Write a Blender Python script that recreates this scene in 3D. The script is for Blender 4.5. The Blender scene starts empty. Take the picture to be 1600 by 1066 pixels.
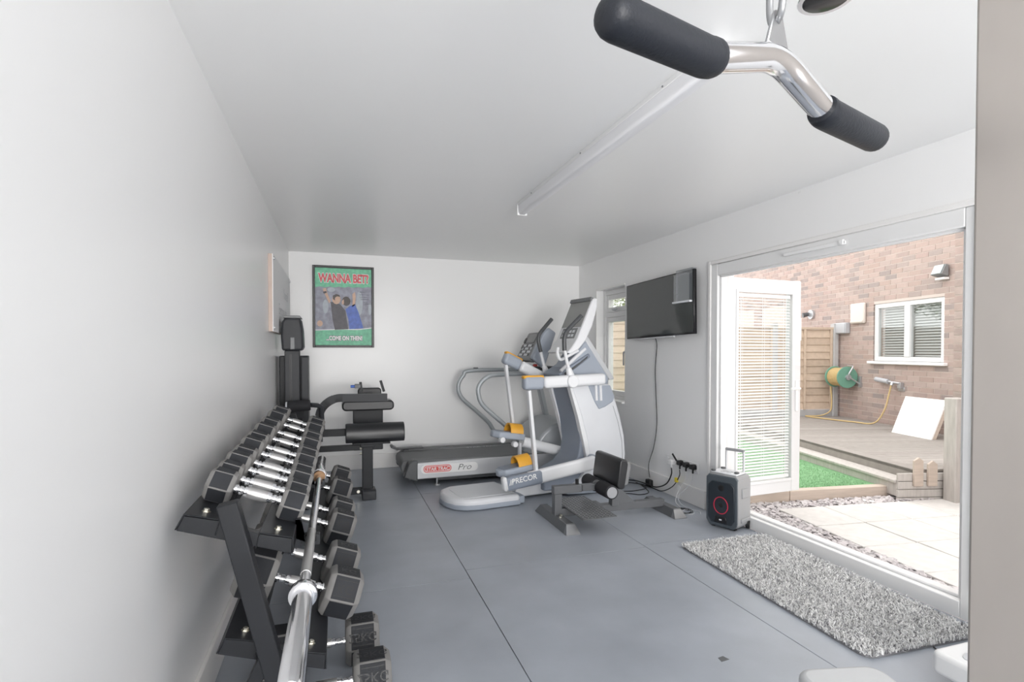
import bpy, bmesh, math, random
from mathutils import Vector, Matrix
random.seed(7)
PI = math.pi
sc = bpy.context.scene
C = sc.collection

# ------------------------------------------------------------------ camera, world, light, exposure
CAM_H, FPX, YAW, PITCH, CY = 1.326, 846.36, 0.3132, 0.0179, 563.9
cd = bpy.data.cameras.new('camera'); cam = bpy.data.objects.new('camera', cd); C.objects.link(cam)
cam.location = (0, 0, CAM_H); cam.rotation_euler = (PI/2 - PITCH, 0, -YAW)
cd.sensor_width = 36; cd.lens = FPX/1600*36; cd.shift_y = (CY-533)/1600; cd.clip_start = .02; cd.clip_end = 200
sc.camera = cam
sc.view_settings.view_transform = 'Standard'; sc.view_settings.look = 'None'
sc.view_settings.gamma = 1; sc.view_settings.use_curve_mapping = False
sc.view_settings.exposure = 0.04
sc.cycles.use_denoising = True
sc.cycles.max_bounces = 14; sc.cycles.diffuse_bounces = 9; sc.cycles.transparent_max_bounces = 24
sc.cycles.sample_clamp_indirect = 6
w = bpy.data.worlds.new('overcast_sky'); sc.world = w; w.use_nodes = True
bg = w.node_tree.nodes['Background']; bg.inputs[0].default_value = (1, .985, .965, 1); bg.inputs[1].default_value = 2.85

def area(name, loc, rot, sx, sy, power, col=(1, 1, 1), spread=180):
    l = bpy.data.lights.new(name, 'AREA'); l.shape = 'RECTANGLE'; l.size = sx; l.size_y = sy; l.energy = power; l.color = col; l.spread = math.radians(spread)
    o = bpy.data.objects.new(name, l); C.objects.link(o); o.location = loc; o.rotation_euler = rot
    return o
# added fill lamp for the room, set at an invented window behind the camera
area('added_room_fill', (.70, -3.70, 1.30), (PI/2+.45, 0, -.10), 2.2, 1.6, 130, (1, .985, .97), 100)

# ------------------------------------------------------------------ helpers
def ray(px, py):
    u = (px-800)/FPX; v = (CY-py)/FPX
    cp, sp = math.cos(PITCH), math.sin(PITCH); c, s = math.cos(YAW), math.sin(YAW)
    yf = cp + sp*v
    return Vector((u*c + yf*s, -u*s + yf*c, -sp + cp*v))
CAMV = Vector((0, 0, CAM_H))
def hit(px, py, p, n):
    r = ray(px, py); n = Vector(n)
    return CAMV + r*((Vector(p)-CAMV).dot(n)/r.dot(n))
def aty(px, py, y): return hit(px, py, (0, y, 0), (0, 1, 0))
def atd(px, py, d): return CAMV + ray(px, py)*d

class G:
    def __init__(s): s.v = []; s.f = []
    def add(s, vs, fs):
        b = len(s.v); s.v += [Vector(p) for p in vs]; s.f += [tuple(b+i for i in f) for f in fs]; return s
    def bx(s, x0, x1, y0, y1, z0, z1):
        return s.add([(x0,y0,z0),(x1,y0,z0),(x1,y1,z0),(x0,y1,z0),(x0,y0,z1),(x1,y0,z1),(x1,y1,z1),(x0,y1,z1)],
                     [(0,3,2,1),(4,5,6,7),(0,1,5,4),(1,2,6,5),(2,3,7,6),(3,0,4,7)])
    def box(s, c, sz, R=None):
        g = G().bx(-sz[0]/2, sz[0]/2, -sz[1]/2, sz[1]/2, -sz[2]/2, sz[2]/2)
        R = R or Matrix.Identity(3)
        return s.add([R @ p + Vector(c) for p in g.v], g.f)
    def beam(s, p0, p1, w, h, up=(0, 0, 1)):
        p0 = Vector(p0); p1 = Vector(p1); d = (p1-p0).normalized(); up = Vector(up)
        a = d.cross(up).normalized(); b = a.cross(d)
        vs = [p + a*(i*w/2) + b*(j*h/2) for p in (p0, p1) for i, j in ((-1,-1),(1,-1),(1,1),(-1,1))]
        return s.add(vs, [(0,1,2,3),(7,6,5,4),(0,4,5,1),(1,5,6,2),(2,6,7,3),(3,7,4,0)])
    def tube(s, path, r, n=12, caps=True, closed=False):
        P = [Vector(p) for p in path]; m = len(P)
        rs = r if isinstance(r, (list, tuple)) else [r]*m
        T = []
        for i in range(m):
            a = P[(i-1) % m] if (closed or i > 0) else P[i]; b = P[(i+1) % m] if (closed or i < m-1) else P[i]
            T.append((b-a).normalized())
        up = Vector((0, 0, 1)) if abs(T[0].z) < .9 else Vector((1, 0, 0))
        N = (up - T[0]*up.dot(T[0])).normalized(); vs = []
        for i in range(m):
            N = (N - T[i]*N.dot(T[i])).normalized(); B = T[i].cross(N)
            for k in range(n):
                a = 2*PI*k/n; vs.append(P[i] + (N*math.cos(a) + B*math.sin(a))*rs[i])
        fs = []
        for i in range(m if closed else m-1):
            for k in range(n):
                i2 = (i+1) % m
                fs.append((i*n+k, i*n+(k+1) % n, i2*n+(k+1) % n, i2*n+k))
        if caps and not closed:
            fs.append(tuple(range(n-1, -1, -1))); fs.append(tuple((m-1)*n+k for k in range(n)))
        return s.add(vs, fs)
    def cyl(s, p0, p1, r, n=16, r1=None): return s.tube([p0, p1], [r, r if r1 is None else r1], n)
    def lathe(s, prof, o, ax, n=20):
        o = Vector(o); ax = Vector(ax).normalized()
        return s.tube([o + ax*t + ax*(1e-5*i) for i, (r, t) in enumerate(prof)], [max(r, 1e-4) for r, t in prof], n) if False else s._lathe(prof, o, ax, n)
    def _lathe(s, prof, o, ax, n):
        up = Vector((0, 0, 1)) if abs(ax.z) < .9 else Vector((1, 0, 0))
        N = (up - ax*up.dot(ax)).normalized(); B = ax.cross(N); vs = []; fs = []
        for r, t in prof:
            for k in range(n):
                a = 2*PI*k/n; vs.append(o + ax*t + (N*math.cos(a) + B*math.sin(a))*max(r, 1e-4))
        for i in range(len(prof)-1):
            for k in range(n): fs.append((i*n+k, i*n+(k+1) % n, (i+1)*n+(k+1) % n, (i+1)*n+k))
        fs.append(tuple(range(n-1, -1, -1))); fs.append(tuple((len(prof)-1)*n+k for k in range(n)))
        return s.add(vs, fs)
    def prism(s, poly, a, b, axis='y', taper=None):
        def m(p, q, t):
            return {'y': (p, t, q), 'x': (t, p, q), 'z': (p, q, t)}[axis]
        n = len(poly); top = taper or poly
        vs = [m(p, q, a) for p, q in poly] + [m(p, q, b) for p, q in top]
        ar = sum(poly[i][0]*poly[(i+1) % n][1] - poly[(i+1) % n][0]*poly[i][1] for i in range(n))
        flip = (ar > 0) == (axis in 'xz')
        fs = [tuple(range(n-1, -1, -1)), tuple(range(n, 2*n))] + [(i, (i+1) % n, n+(i+1) % n, n+i) for i in range(n)]
        if not flip: fs = [tuple(reversed(f)) for f in fs]
        return s.add(vs, fs)
    def poly(s, pts): return s.add(pts, [tuple(range(len(pts)))])
    def xf(s, M): s.v = [M @ p for p in s.v]; return s

def fillet(pts, r, n=6):
    P = [Vector(p) for p in pts]; out = [P[0]]
    for i in range(1, len(P)-1):
        a, b, c = P[i-1], P[i], P[i+1]
        rr = r[i] if isinstance(r, (list, tuple)) else r
        d = min(rr, (a-b).length*.49, (c-b).length*.49)
        p, q = b + (a-b).normalized()*d, b + (c-b).normalized()*d
        for k in range(n+1):
            t = k/n; out.append(p*(1-t)**2 + b*2*t*(1-t) + q*t*t)
    return out + [P[-1]]
def spline(pts, n=8):
    P = [Vector(p) for p in pts]; P = [P[0]*2-P[1]] + P + [P[-1]*2-P[-2]]; out = []
    for i in range(1, len(P)-2):
        a, b, c, d = P[i-1:i+3]
        for k in range(n):
            t = k/n; out.append(.5*((2*b) + (c-a)*t + (2*a-5*b+4*c-d)*t*t + (3*b-a-3*c+d)*t**3))
    return out + [P[-2]]
def rrect(x0, x1, y0, y1, r, n=5):
    o = []
    for cx, cy, a0 in ((x1-r, y1-r, 0), (x0+r, y1-r, PI/2), (x0+r, y0+r, PI), (x1-r, y0+r, 1.5*PI)):
        for k in range(n+1):
            a = a0 + PI/2*k/n; o.append((cx + r*math.cos(a), cy + r*math.sin(a)))
    return o
def text_g(s, size, o, xd, yd, align='CENTER', off=0.0):
    cu = bpy.data.curves.new('t', 'FONT'); cu.body = s; cu.size = size; cu.align_x = align; cu.offset = off; cu.resolution_u = 3
    ob = bpy.data.objects.new('t', cu); C.objects.link(ob)
    me = ob.to_mesh(); xd = Vector(xd); yd = Vector(yd); o = Vector(o)
    g = G().add([o + xd*v.co.x + yd*v.co.y for v in me.vertices], [tuple(p.vertices) for p in me.polygons])
    ob.to_mesh_clear(); bpy.data.objects.remove(ob); bpy.data.curves.remove(cu)
    return g

ROOT = {}
def finish(o, m, parent, bev, seg, smooth):
    o.data.materials.append(m)
    if parent is not None: o.parent = parent
    if bev:
        b = o.modifiers.new('bevel', 'BEVEL'); b.width = bev; b.segments = seg; b.limit_method = 'ANGLE'; b.angle_limit = math.radians(35)
    if smooth or bev:
        o.data.polygons.foreach_set('use_smooth', [True]*len(o.data.polygons))
        o.data.set_sharp_from_angle(angle=math.radians(38 if not bev else 50))
    return o
def mesh(name, g, parent=None, local=False):
    M = ROOT.get(parent.name) if parent is not None else None
    vs = g.v if (M is None or local) else [M @ p for p in g.v]
    me = bpy.data.meshes.new(name); me.from_pydata([tuple(p) for p in vs], [], g.f); me.update()
    if 1 < len(g.f) < 6000:
        bm = bmesh.new(); bm.from_mesh(me); bmesh.ops.recalc_face_normals(bm, faces=bm.faces); bm.to_mesh(me); bm.free()
    return me
def obj(name, g, m, parent=None, bev=0, seg=2, smooth=False, local=False, label=None):
    o = bpy.data.objects.new(name, mesh(name, g, parent, local)); C.objects.link(o)
    finish(o, m, parent, bev, seg, smooth)
    if parent is not None and parent.name in ROOT: ROOT[o.name] = ROOT[parent.name]
    if label: o['label'] = label
    return o
def tag(o, label, cat, group=None, kind=None):
    o['label'] = label; o['category'] = cat
    if group: o['group'] = group
    if kind: o['kind'] = kind
    return o
def thing(name, label, cat, loc=(0, 0, 0), rz=0, group=None, kind=None, M=None):
    o = bpy.data.objects.new(name, None); C.objects.link(o); o.empty_display_size = .05
    M = M or (Matrix.Translation(loc) @ Matrix.Rotation(rz, 4, 'Z')); o.matrix_world = M; ROOT[o.name] = M.inverted()
    tag(o, label, cat, group, kind); return o
def setting(name, loc=(0, 0, 0), label=None):
    o = bpy.data.objects.new(name, None); C.objects.link(o); M = Matrix.Translation(loc); o.matrix_world = M; ROOT[o.name] = M.inverted()
    o['kind'] = 'structure'; o['label'] = label or name; return o
def struct(name, g, m, label, bev=0):
    o = obj(name, g, m, bev=bev); o['kind'] = 'structure'; o['label'] = label; return o
def share(o, parent, name=None):
    c = o.copy(); C.objects.link(c); c.parent = parent
    if name: c.name = name
    return c
def copy_tree(r, loc=None, label=None):
    c = r.copy(); C.objects.link(c); c.parent = None
    if loc is not None: c.location = loc
    if label: c['label'] = label
    for ch in [k for k in r.children]:
        d = ch.copy(); C.objects.link(d); d.parent = c
        for gc in [k for k in ch.children]:
            e = gc.copy(); C.objects.link(e); e.parent = d
    return c

# ------------------------------------------------------------------ materials
def mat(name, col, rough=.5, metal=0, spec=.5, var=0, vscale=6, bump=0, bscale=60, bdist=.002, stretch=(1, 1, 1), aniso=0, rvar=0, coat=0):
    m = bpy.data.materials.new(name); m.use_nodes = True; nt = m.node_tree; b = nt.nodes['Principled BSDF']
    b.inputs['Base Color'].default_value = (*col, 1); b.inputs['Roughness'].default_value = rough
    b.inputs['Metallic'].default_value = metal; b.inputs['Specular IOR Level'].default_value = spec
    if coat: b.inputs['Coat Weight'].default_value = coat; b.inputs['Coat Roughness'].default_value = .2
    tc = nt.nodes.new('ShaderNodeTexCoord'); mp = nt.nodes.new('ShaderNodeMapping'); mp.inputs['Scale'].default_value = stretch
    nt.links.new(tc.outputs['Object'], mp.inputs['Vector'])
    if var or rvar:
        n = nt.nodes.new('ShaderNodeTexNoise'); n.inputs['Scale'].default_value = vscale; n.inputs['Detail'].default_value = 5
        nt.links.new(mp.outputs[0], n.inputs['Vector'])
        if var:
            mr = nt.nodes.new('ShaderNodeMapRange'); mr.inputs[1].default_value = .25; mr.inputs[2].default_value = .75
            mr.inputs[3].default_value = 1-var; mr.inputs[4].default_value = 1+var; nt.links.new(n.outputs[0], mr.inputs[0])
            mx = nt.nodes.new('ShaderNodeVectorMath'); mx.operation = 'SCALE'; mx.inputs[0].default_value = col
            nt.links.new(mr.outputs[0], mx.inputs['Scale']); nt.links.new(mx.outputs[0], b.inputs['Base Color'])
        if rvar:
            mr = nt.nodes.new('ShaderNodeMapRange'); mr.inputs[3].default_value = rough-rvar; mr.inputs[4].default_value = rough+rvar
            nt.links.new(n.outputs[0], mr.inputs[0]); nt.links.new(mr.outputs[0], b.inputs['Roughness'])
    if bump:
        n2 = nt.nodes.new('ShaderNodeTexNoise'); n2.inputs['Scale'].default_value = bscale; n2.inputs['Detail'].default_value = 3
        nt.links.new(mp.outputs[0], n2.inputs['Vector'])
        bp = nt.nodes.new('ShaderNodeBump'); bp.inputs['Strength'].default_value = bump; bp.inputs['Distance'].default_value = bdist
        nt.links.new(n2.outputs[0], bp.inputs['Height']); nt.links.new(bp.outputs[0], b.inputs['Normal'])
    return m
def rnd_mat(name, cols, rough=.8, bump=.3, bscale=80, spec=.3, var=.08):
    """colour picked per object and per loose piece"""
    m = mat(name, cols[0], rough, spec=spec, bump=bump, bscale=bscale); nt = m.node_tree; b = nt.nodes['Principled BSDF']
    oi = nt.nodes.new('ShaderNodeObjectInfo'); ge = nt.nodes.new('ShaderNodeNewGeometry')
    ad = nt.nodes.new('ShaderNodeMath'); ad.operation = 'ADD'; nt.links.new(oi.outputs['Random'], ad.inputs[0]); nt.links.new(ge.outputs['Random Per Island'], ad.inputs[1])
    fr = nt.nodes.new('ShaderNodeMath'); fr.operation = 'FRACT'; nt.links.new(ad.outputs[0], fr.inputs[0])
    cr = nt.nodes.new('ShaderNodeValToRGB'); cr.color_ramp.interpolation = 'LINEAR'
    while len(cr.color_ramp.elements) < len(cols): cr.color_ramp.elements.new(.5)
    for i, c in enumerate(cols):
        e = cr.color_ramp.elements[i]; e.position = i/(len(cols)-1); e.color = (*c, 1)
    nt.links.new(fr.outputs[0], cr.inputs[0])
    tc = nt.nodes.new('ShaderNodeTexCoord'); n = nt.nodes.new('ShaderNodeTexNoise'); n.inputs['Scale'].default_value = 14; nt.links.new(tc.outputs['Object'], n.inputs['Vector'])
    mr = nt.nodes.new('ShaderNodeMapRange'); mr.inputs[3].default_value = 1-var*2; mr.inputs[4].default_value = 1+var*2; nt.links.new(n.outputs[0], mr.inputs[0])
    mx = nt.nodes.new('ShaderNodeVectorMath'); mx.operation = 'SCALE'; nt.links.new(cr.outputs[0], mx.inputs[0]); nt.links.new(mr.outputs[0], mx.inputs['Scale'])
    nt.links.new(mx.outputs[0], b.inputs['Base Color']); return m
def glass(name, tint=(.97, .985, .98), gloss=.06):
    m = bpy.data.materials.new(name); m.use_nodes = True; nt = m.node_tree; nt.nodes.clear()
    o = nt.nodes.new('ShaderNodeOutputMaterial'); mx = nt.nodes.new('ShaderNodeMixShader'); t = nt.nodes.new('ShaderNodeBsdfTransparent'); g = nt.nodes.new('ShaderNodeBsdfGlossy')
    t.inputs[0].default_value = (*tint, 1); g.inputs['Roughness'].default_value = .01
    lw = nt.nodes.new('ShaderNodeLayerWeight'); lw.inputs[0].default_value = .5; mu = nt.nodes.new('ShaderNodeMath'); mu.operation = 'MULTIPLY_ADD'
    pw = nt.nodes.new('ShaderNodeMath'); pw.operation = 'POWER'; pw.inputs[1].default_value = 3; nt.links.new(lw.outputs['Facing'], pw.inputs[0])
    mu.inputs[1].default_value = .6; mu.inputs[2].default_value = gloss; nt.links.new(pw.outputs[0], mu.inputs[0])
    nt.links.new(mu.outputs[0], mx.inputs[0]); nt.links.new(t.outputs[0], mx.inputs[1]); nt.links.new(g.outputs[0], mx.inputs[2]); nt.links.new(mx.outputs[0], o.inputs[0]); return m
def srgb(r, g, b):
    f = lambda c: (c/255/12.92) if c/255 <= .04045 else ((c/255+.055)/1.055)**2.4
    return (f(r), f(g), f(b))
M = {}
M['paint'] = mat('white_wall_paint', (.86, .86, .86), .30, spec=.5, bump=.06, bscale=40, bdist=.001, rvar=.05, vscale=3)
M['ceil'] = mat('ceiling_paint', (.91, .91, .905), .34, spec=.5, bump=.05, bscale=30, bdist=.001)
M['gloss'] = mat('white_gloss_trim', (.84, .83, .82), .3)
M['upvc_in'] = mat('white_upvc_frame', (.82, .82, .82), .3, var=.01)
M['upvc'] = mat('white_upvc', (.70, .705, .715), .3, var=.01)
M['mat'] = mat('rubber_mat', (.345, .373, .418), .36, spec=.55, var=.14, vscale=2.6, bump=.35, bscale=260, bdist=.0012, rvar=.06)
M['gap'] = mat('black_underlay', (.02, .02, .022), .9)
M['steel'] = mat('black_powder_coat', (.019, .0205, .024), .45, spec=.3, bump=.1, bscale=400, bdist=.0004, var=.06)
M['steel2'] = mat('charcoal_powder_coat', (.038, .04, .045), .45, spec=.3, bump=.1, bscale=400, bdist=.0004)
M['vinyl'] = mat('black_vinyl', (.022, .023, .026), .36, bump=.2, bscale=180, bdist=.0006)
M['foam'] = mat('black_foam', (.03, .03, .034), .75, spec=.3, bump=.3, bscale=300, bdist=.0006)
M['rubber'] = mat('dark_rubber', (.026, .028, .033), .6, spec=.3, bump=.25, bscale=220, bdist=.0006, var=.12, vscale=12)
M['rim'] = mat('worn_grey_rubber', (.21, .205, .20), .62, var=.12, vscale=14)
M['chrome'] = mat('chrome', (.86, .86, .88), .12, 1, var=.04, vscale=20)
M['knurl'] = mat('knurled_steel', (.74, .73, .72), .34, 1, bump=.6, bscale=900, bdist=.0006)
M['zinc'] = mat('zinc_bolt', (.7, .68, .6), .3, 1)
M['brushed'] = mat('brushed_steel_upright', (.54, .50, .465), .42, .75, var=.06, vscale=9, stretch=(1, 1, .4), rvar=.06)
M['grip'] = mat('rubber_grip', (.010, .012, .017), .5, spec=.35, bump=.5, bscale=260, bdist=.001)
M['silver'] = mat('silver_plastic', (.62, .63, .65), .35, .15)
M['lgrey'] = mat('light_grey_plastic', (.74, .755, .785), .34, var=.02)
M['wgrey'] = mat('white_grey_paint', (.80, .81, .83), .3)
M['bgrey'] = mat('blue_grey_plastic', (.25, .285, .345), .42, bump=.08, bscale=200, bdist=.0004)
M['bgrey2'] = mat('mid_blue_grey_plastic', (.37, .41, .475), .4, bump=.08, bscale=200, bdist=.0004)
M['dgrey'] = mat('dark_grey_plastic', (.08, .085, .09), .4)
M['mgrey'] = mat('mid_grey_plastic', (.2, .205, .21), .42)
M['orange'] = mat('orange_plastic', (.86, .43, .045), .38)
M['white'] = mat('plain_white', (.85, .85, .85), .4)
M['red'] = mat('red_print', (.72, .09, .08), .45)
M['black'] = mat('plain_black', (.012, .012, .013), .4)
M['gloss_black'] = mat('gloss_black', (.012, .012, .014), .12)
M['belt'] = mat('grey_running_belt', (.155, .16, .165), .55, bump=.15, bscale=300, bdist=.0004)
M['hood'] = mat('grey_motor_hood', (.40, .42, .44), .35, .1)
M['screen2'] = mat('screen_painted_reflection', (.33, .335, .325), .12, spec=.6)  # ceiling reflection painted in as a pale base colour
M['screen'] = mat('dark_glass_screen', (.05, .056, .055), .06, spec=.8)
M['glass'] = glass('window_glass'); M['acrylic'] = glass('clear_acrylic', (.86, .88, .9), .12)
M['rail'] = mat('grey_handrail', (.42, .45, .47), .36, .2)
M['blue'] = mat('blue_knob', (.03, .12, .5), .4)
M['timber'] = mat('pale_new_timber', (.54, .455, .39), .75, var=.12, vscale=5, stretch=(1, 1, 9), bump=.25, bscale=40)
M['oldwood'] = mat('weathered_grey_timber', (.50, .47, .445), .8, var=.14, vscale=6, stretch=(6, 6, 1), bump=.4, bscale=50)
M['deck'] = rnd_mat('weathered_deck_board', [(.26, .235, .22), (.33, .305, .285), (.285, .265, .245), (.36, .33, .31)], .8, .5, 60)
M['fence'] = rnd_mat('fence_slat', [(.50, .395, .315), (.56, .45, .36), (.46, .365, .29)], .75, .3, 40)
M['brick'] = rnd_mat('pale_red_brick', [(.375, .285, .256), (.43, .342, .312), (.40, .305, .28), (.34, .275, .256), (.44, .355, .325), (.285, .245, .236), (.41, .32, .29), (.385, .295, .263)], .85, .5, 90)
M['mortar'] = mat('mortar', (.56, .49, .455), .95, bump=.4, bscale=120)
M['slab'] = rnd_mat('pale_concrete_slab', [(.64, .62, .60), (.68, .66, .64), (.66, .64, .62)], .85, .3, 120)
M['slate'] = rnd_mat('slate_chipping', [(.46, .43, .44), (.62, .585, .59), (.54, .50, .515), (.68, .65, .65), (.38, .355, .365)], .7, .2, 60)
M['soil'] = mat('slate_bed', (.42, .38, .385), .95, var=.2, vscale=30)
M['turf'] = mat('green_turf', (.20, .39, .20), .85, var=.25, vscale=25, bump=.6, bscale=220, bdist=.006)
M['blade'] = rnd_mat('turf_blade', [(.19, .36, .19), (.25, .45, .25), (.31, .51, .30)], .7, 0)
M['concrete'] = mat('grey_concrete', (.44, .435, .44), .9, var=.1, bump=.4, bscale=90)
M['leaf'] = rnd_mat('leaf', [(.16, .24, .08), (.30, .36, .15), (.22, .30, .12), (.42, .46, .25)], .6, 0)
M['bark'] = mat('bark', (.2, .15, .11), .9, bump=.5, bscale=30)
M['hose'] = mat('yellow_hose', (.55, .41, .20), .5)
M['green'] = mat('green_reel_plastic', (.15, .33, .25), .45, var=.1)
M['galv'] = mat('galvanised', (.5, .51, .53), .4, .7)
M['pile'] = rnd_mat('rug_pile', [(.74, .74, .74), (.84, .84, .835), (.90, .90, .89), (.55, .55, .56), (.88, .88, .87), (.80, .80, .80), (.86, .86, .85), (.40, .40, .42), (.22, .22, .235)], .95, 0, spec=.05)
M['rugback'] = mat('rug_backing', (.2, .2, .21), .95)
M['canvas'] = mat('white_canvas', (.8, .8, .81), .6); M['oak'] = mat('canvas_wood_edge', (.58, .47, .41), .6, var=.08, stretch=(1, 1, .3), vscale=20)
M['letters'] = mat('pale_grey_lettering', (.52, .53, .55), .6)
M['cream'] = mat('cream_vent', (.62, .56, .52), .5); M['vgrey'] = mat('pale_grey_box', (.44, .45, .48), .5)
M['vinyl_grey'] = mat('light_grey_vinyl', (.52, .53, .54), .42, bump=.5, bscale=220, bdist=.001)
M['redled'] = mat('red_ring', (.55, .02, .06), .4)
M['cone'] = mat('speaker_front', (.02, .027, .035), .25, coat=.3)
M['spk'] = mat('grey_speaker_case', (.30, .305, .315), .42, bump=.1, bscale=200, bdist=.0004)
M['diff'] = mat('light_diffuser', (.86, .86, .88), .3)
M['blindback'] = mat('pale_room_behind_blind', (.34, .36, .36), .8); M['slat2'] = mat('window_blind_slat', (.55, .56, .57), .5)
M['steel3'] = mat('grey_powder_coat', (.125, .13, .138), .4, bump=.1, bscale=400, bdist=.0004)
M['galv2'] = mat('dull_zinc', (.33, .335, .345), .38, .8)
M['frame2'] = mat('dark_blue_grey_case', (.07, .085, .10), .4)
M['yellow'] = mat('yellow_tag', (.8, .65, .05), .5)
M['copper'] = mat('brown_mark', (.35, .2, .1), .6)

# ------------------------------------------------------------------ the room
XL, XR, YB, YF, H = -.485, 2.933, 6.294, -3.8, 2.4
WT = .22      # wall thickness
DY0, DY1, DZ = 1.80, 3.735, 2.03          # patio door opening
WY0, WY1, WZ0, WZ1 = 5.14, 5.80, .76, 2.035   # tall window opening
struct('wall_left', G().bx(XL-WT, XL, YF-WT, YB+WT, -.02, H+.1), M['paint'], 'white painted left wall beside the dumbbell rack')
struct('wall_back', G().bx(XL, XR, YB, YB+WT, -.02, H+.1), M['paint'], 'white painted end wall with the framed poster')
g = G(); X0, X1 = XR, XR+WT
g.bx(X0, X1, YF-WT, DY0, -.02, H+.1).bx(X0, X1, DY0, DY1, DZ, H+.1).bx(X0, X1, DY1, WY0, -.02, H+.1)
g.bx(X0, X1, WY0, WY1, -.02, WZ0).bx(X0, X1, WY0, WY1, WZ1, H+.1).bx(X0, X1, WY1, YB+WT, -.02, H+.1)
struct('wall_right', g, M['paint'], 'white painted right wall with the patio door and television')
g = G(); fx0, fx1, fz0, fz1 = -.3, 2.7, .4, 2.3
g.bx(XL, fx0, YF-WT, YF, -.02, H+.1).bx(fx1, XR, YF-WT, YF, -.02, H+.1).bx(fx0, fx1, YF-WT, YF, -.02, fz0).bx(fx0, fx1, YF-WT, YF, fz1, H+.1)  # wide opening in this unseen wall is added for the fill light
struct('wall_front', g, M['paint'], 'white wall behind the camera with an opening added for the fill lamp')
struct('ceiling', G().bx(XL, XR, YF, YB, H, H+.1), M['ceil'], 'plain white ceiling')
floor = struct('floor', G().bx(XL, XR, YF, YB, -.05, -.0135), M['gap'], 'grey rubber gym floor laid in large mats')
ROOT['floor'] = Matrix.Identity(4)
def mats(x0, x1, ys):
    for a, b in zip(ys, ys[1:]):
        obj('rubber_mat', G().bx(x0+.002, x1-.002, a+.002, b-.002, -.0135, 0), M['mat'], floor, bev=.001, seg=1)
mats(XL+.001, .735, [YF+.001, 1.23, 3.06, 4.89, YB-.001])
mats(.735, 1.985, [YF+.001, 1.355, 3.185, 5.015, YB-.001])
mats(1.985, XR-.001, [YF+.001, 1.39, 3.22, 5.05, YB-.001])
obj('floor_mark', G().prism([(1.555, 1.90), (1.60, 1.905), (1.59, 1.935), (1.56, 1.93)], -.0005, .0006, 'z'), M['dgrey'], floor)
for nm, g in (('baseboard_back', G().bx(XL+.02, XR-.02, YB-.018, YB, 0, .17)), ('baseboard_left', G().bx(XL, XL+.016, YF, YB, 0, .16)),
              ('baseboard_right', G().bx(XR-.018, XR, DY1+.05, YB-.018, 0, .155))):
    struct(nm, g, M['gloss'], 'white gloss skirting board along the ' + nm.split('_')[1] + ' wall', bev=.004)

# unseen window added around the fill lamp (frame only)
wf = setting('added_fill_window', ((fx0+fx1)/2, YF-.1, fz0), 'unseen white window added behind the camera for the fill lamp')
for x in (fx0, (fx0+fx1)/2-.035, fx1-.07): obj('window_frame', G().bx(x, x+.07, YF-.13, YF-.07, fz0, fz1), M['upvc_in'], wf)
for z in (fz0, fz1-.07): obj('window_frame', G().bx(fx0, fx1, YF-.13, YF-.07, z, z+.07), M['upvc_in'], wf)

# tall window on the right wall
wn = setting('window_1', (XR+.06, (WY0+WY1)/2, WZ0), 'tall white framed window with a top opening light')
xa, xb = XR+.085, XR+.15; zt = 1.745
def frame_y(nm, y0, y1, z0, z1, t, x0, x1, par, m=M['upvc_in'], bev=.005):
    g = G().bx(x0, x1, y0, y0+t, z0, z1).bx(x0, x1, y1-t, y1, z0, z1).bx(x0, x1, y0+t, y1-t, z0, z0+t).bx(x0, x1, y0+t, y1-t, z1-t, z1)
    return obj(nm, g, m, par, bev=bev)
frame_y('window_frame', WY0, WY1, WZ0, WZ1, .06, xa, xb, wn)
obj('transom', G().bx(xa, xb, WY0+.06, WY1-.06, zt-.03, zt+.03), M['upvc_in'], wn, bev=.005)
for z0, z1, ph in ((zt+.03, WZ1-.06, 0), (WZ0+.06, zt-.03, 1)):
    sh = frame_y('sash', WY0+.06, WY1-.06, z0, z1, .055, xa+.008, xb+.01, wn)
    obj('pane', G().bx(xa+.035, xa+.039, WY0+.115, WY1-.115, z0+.055, z1-.055), M['glass'], sh)
    if ph == 0:
        obj('handle', G().bx(xa-.03, xa+.008, 5.50, 5.53, z0+.012, z0+.03).bx(xa-.038, xa-.02, 5.42, 5.53, z0+.016, z0+.034), M['galv'], sh, bev=.004)
    else:
        obj('handle', G().bx(xa-.03, xa+.008, 5.225, 5.25, 1.30, 1.33).tube(fillet([(xa-.03, 5.237, 1.315), (xa-.045, 5.237, 1.315), (xa-.045, 5.237, 1.17)], .02), .009), M['galv'], sh, smooth=True)
obj('window_sill', G().bx(XR-.035, XR+.085, WY0+.001, WY1-.001, WZ0-.0, WZ0+.025), M['gloss'], wn, bev=.006)
obj('architrave', G().bx(XR-.006, XR, WY1, WY1+.02, WZ0, WZ1+.02).bx(XR-.006, XR, WY0, WY1, WZ1, WZ1+.02), M['gloss'], wn)

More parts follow.
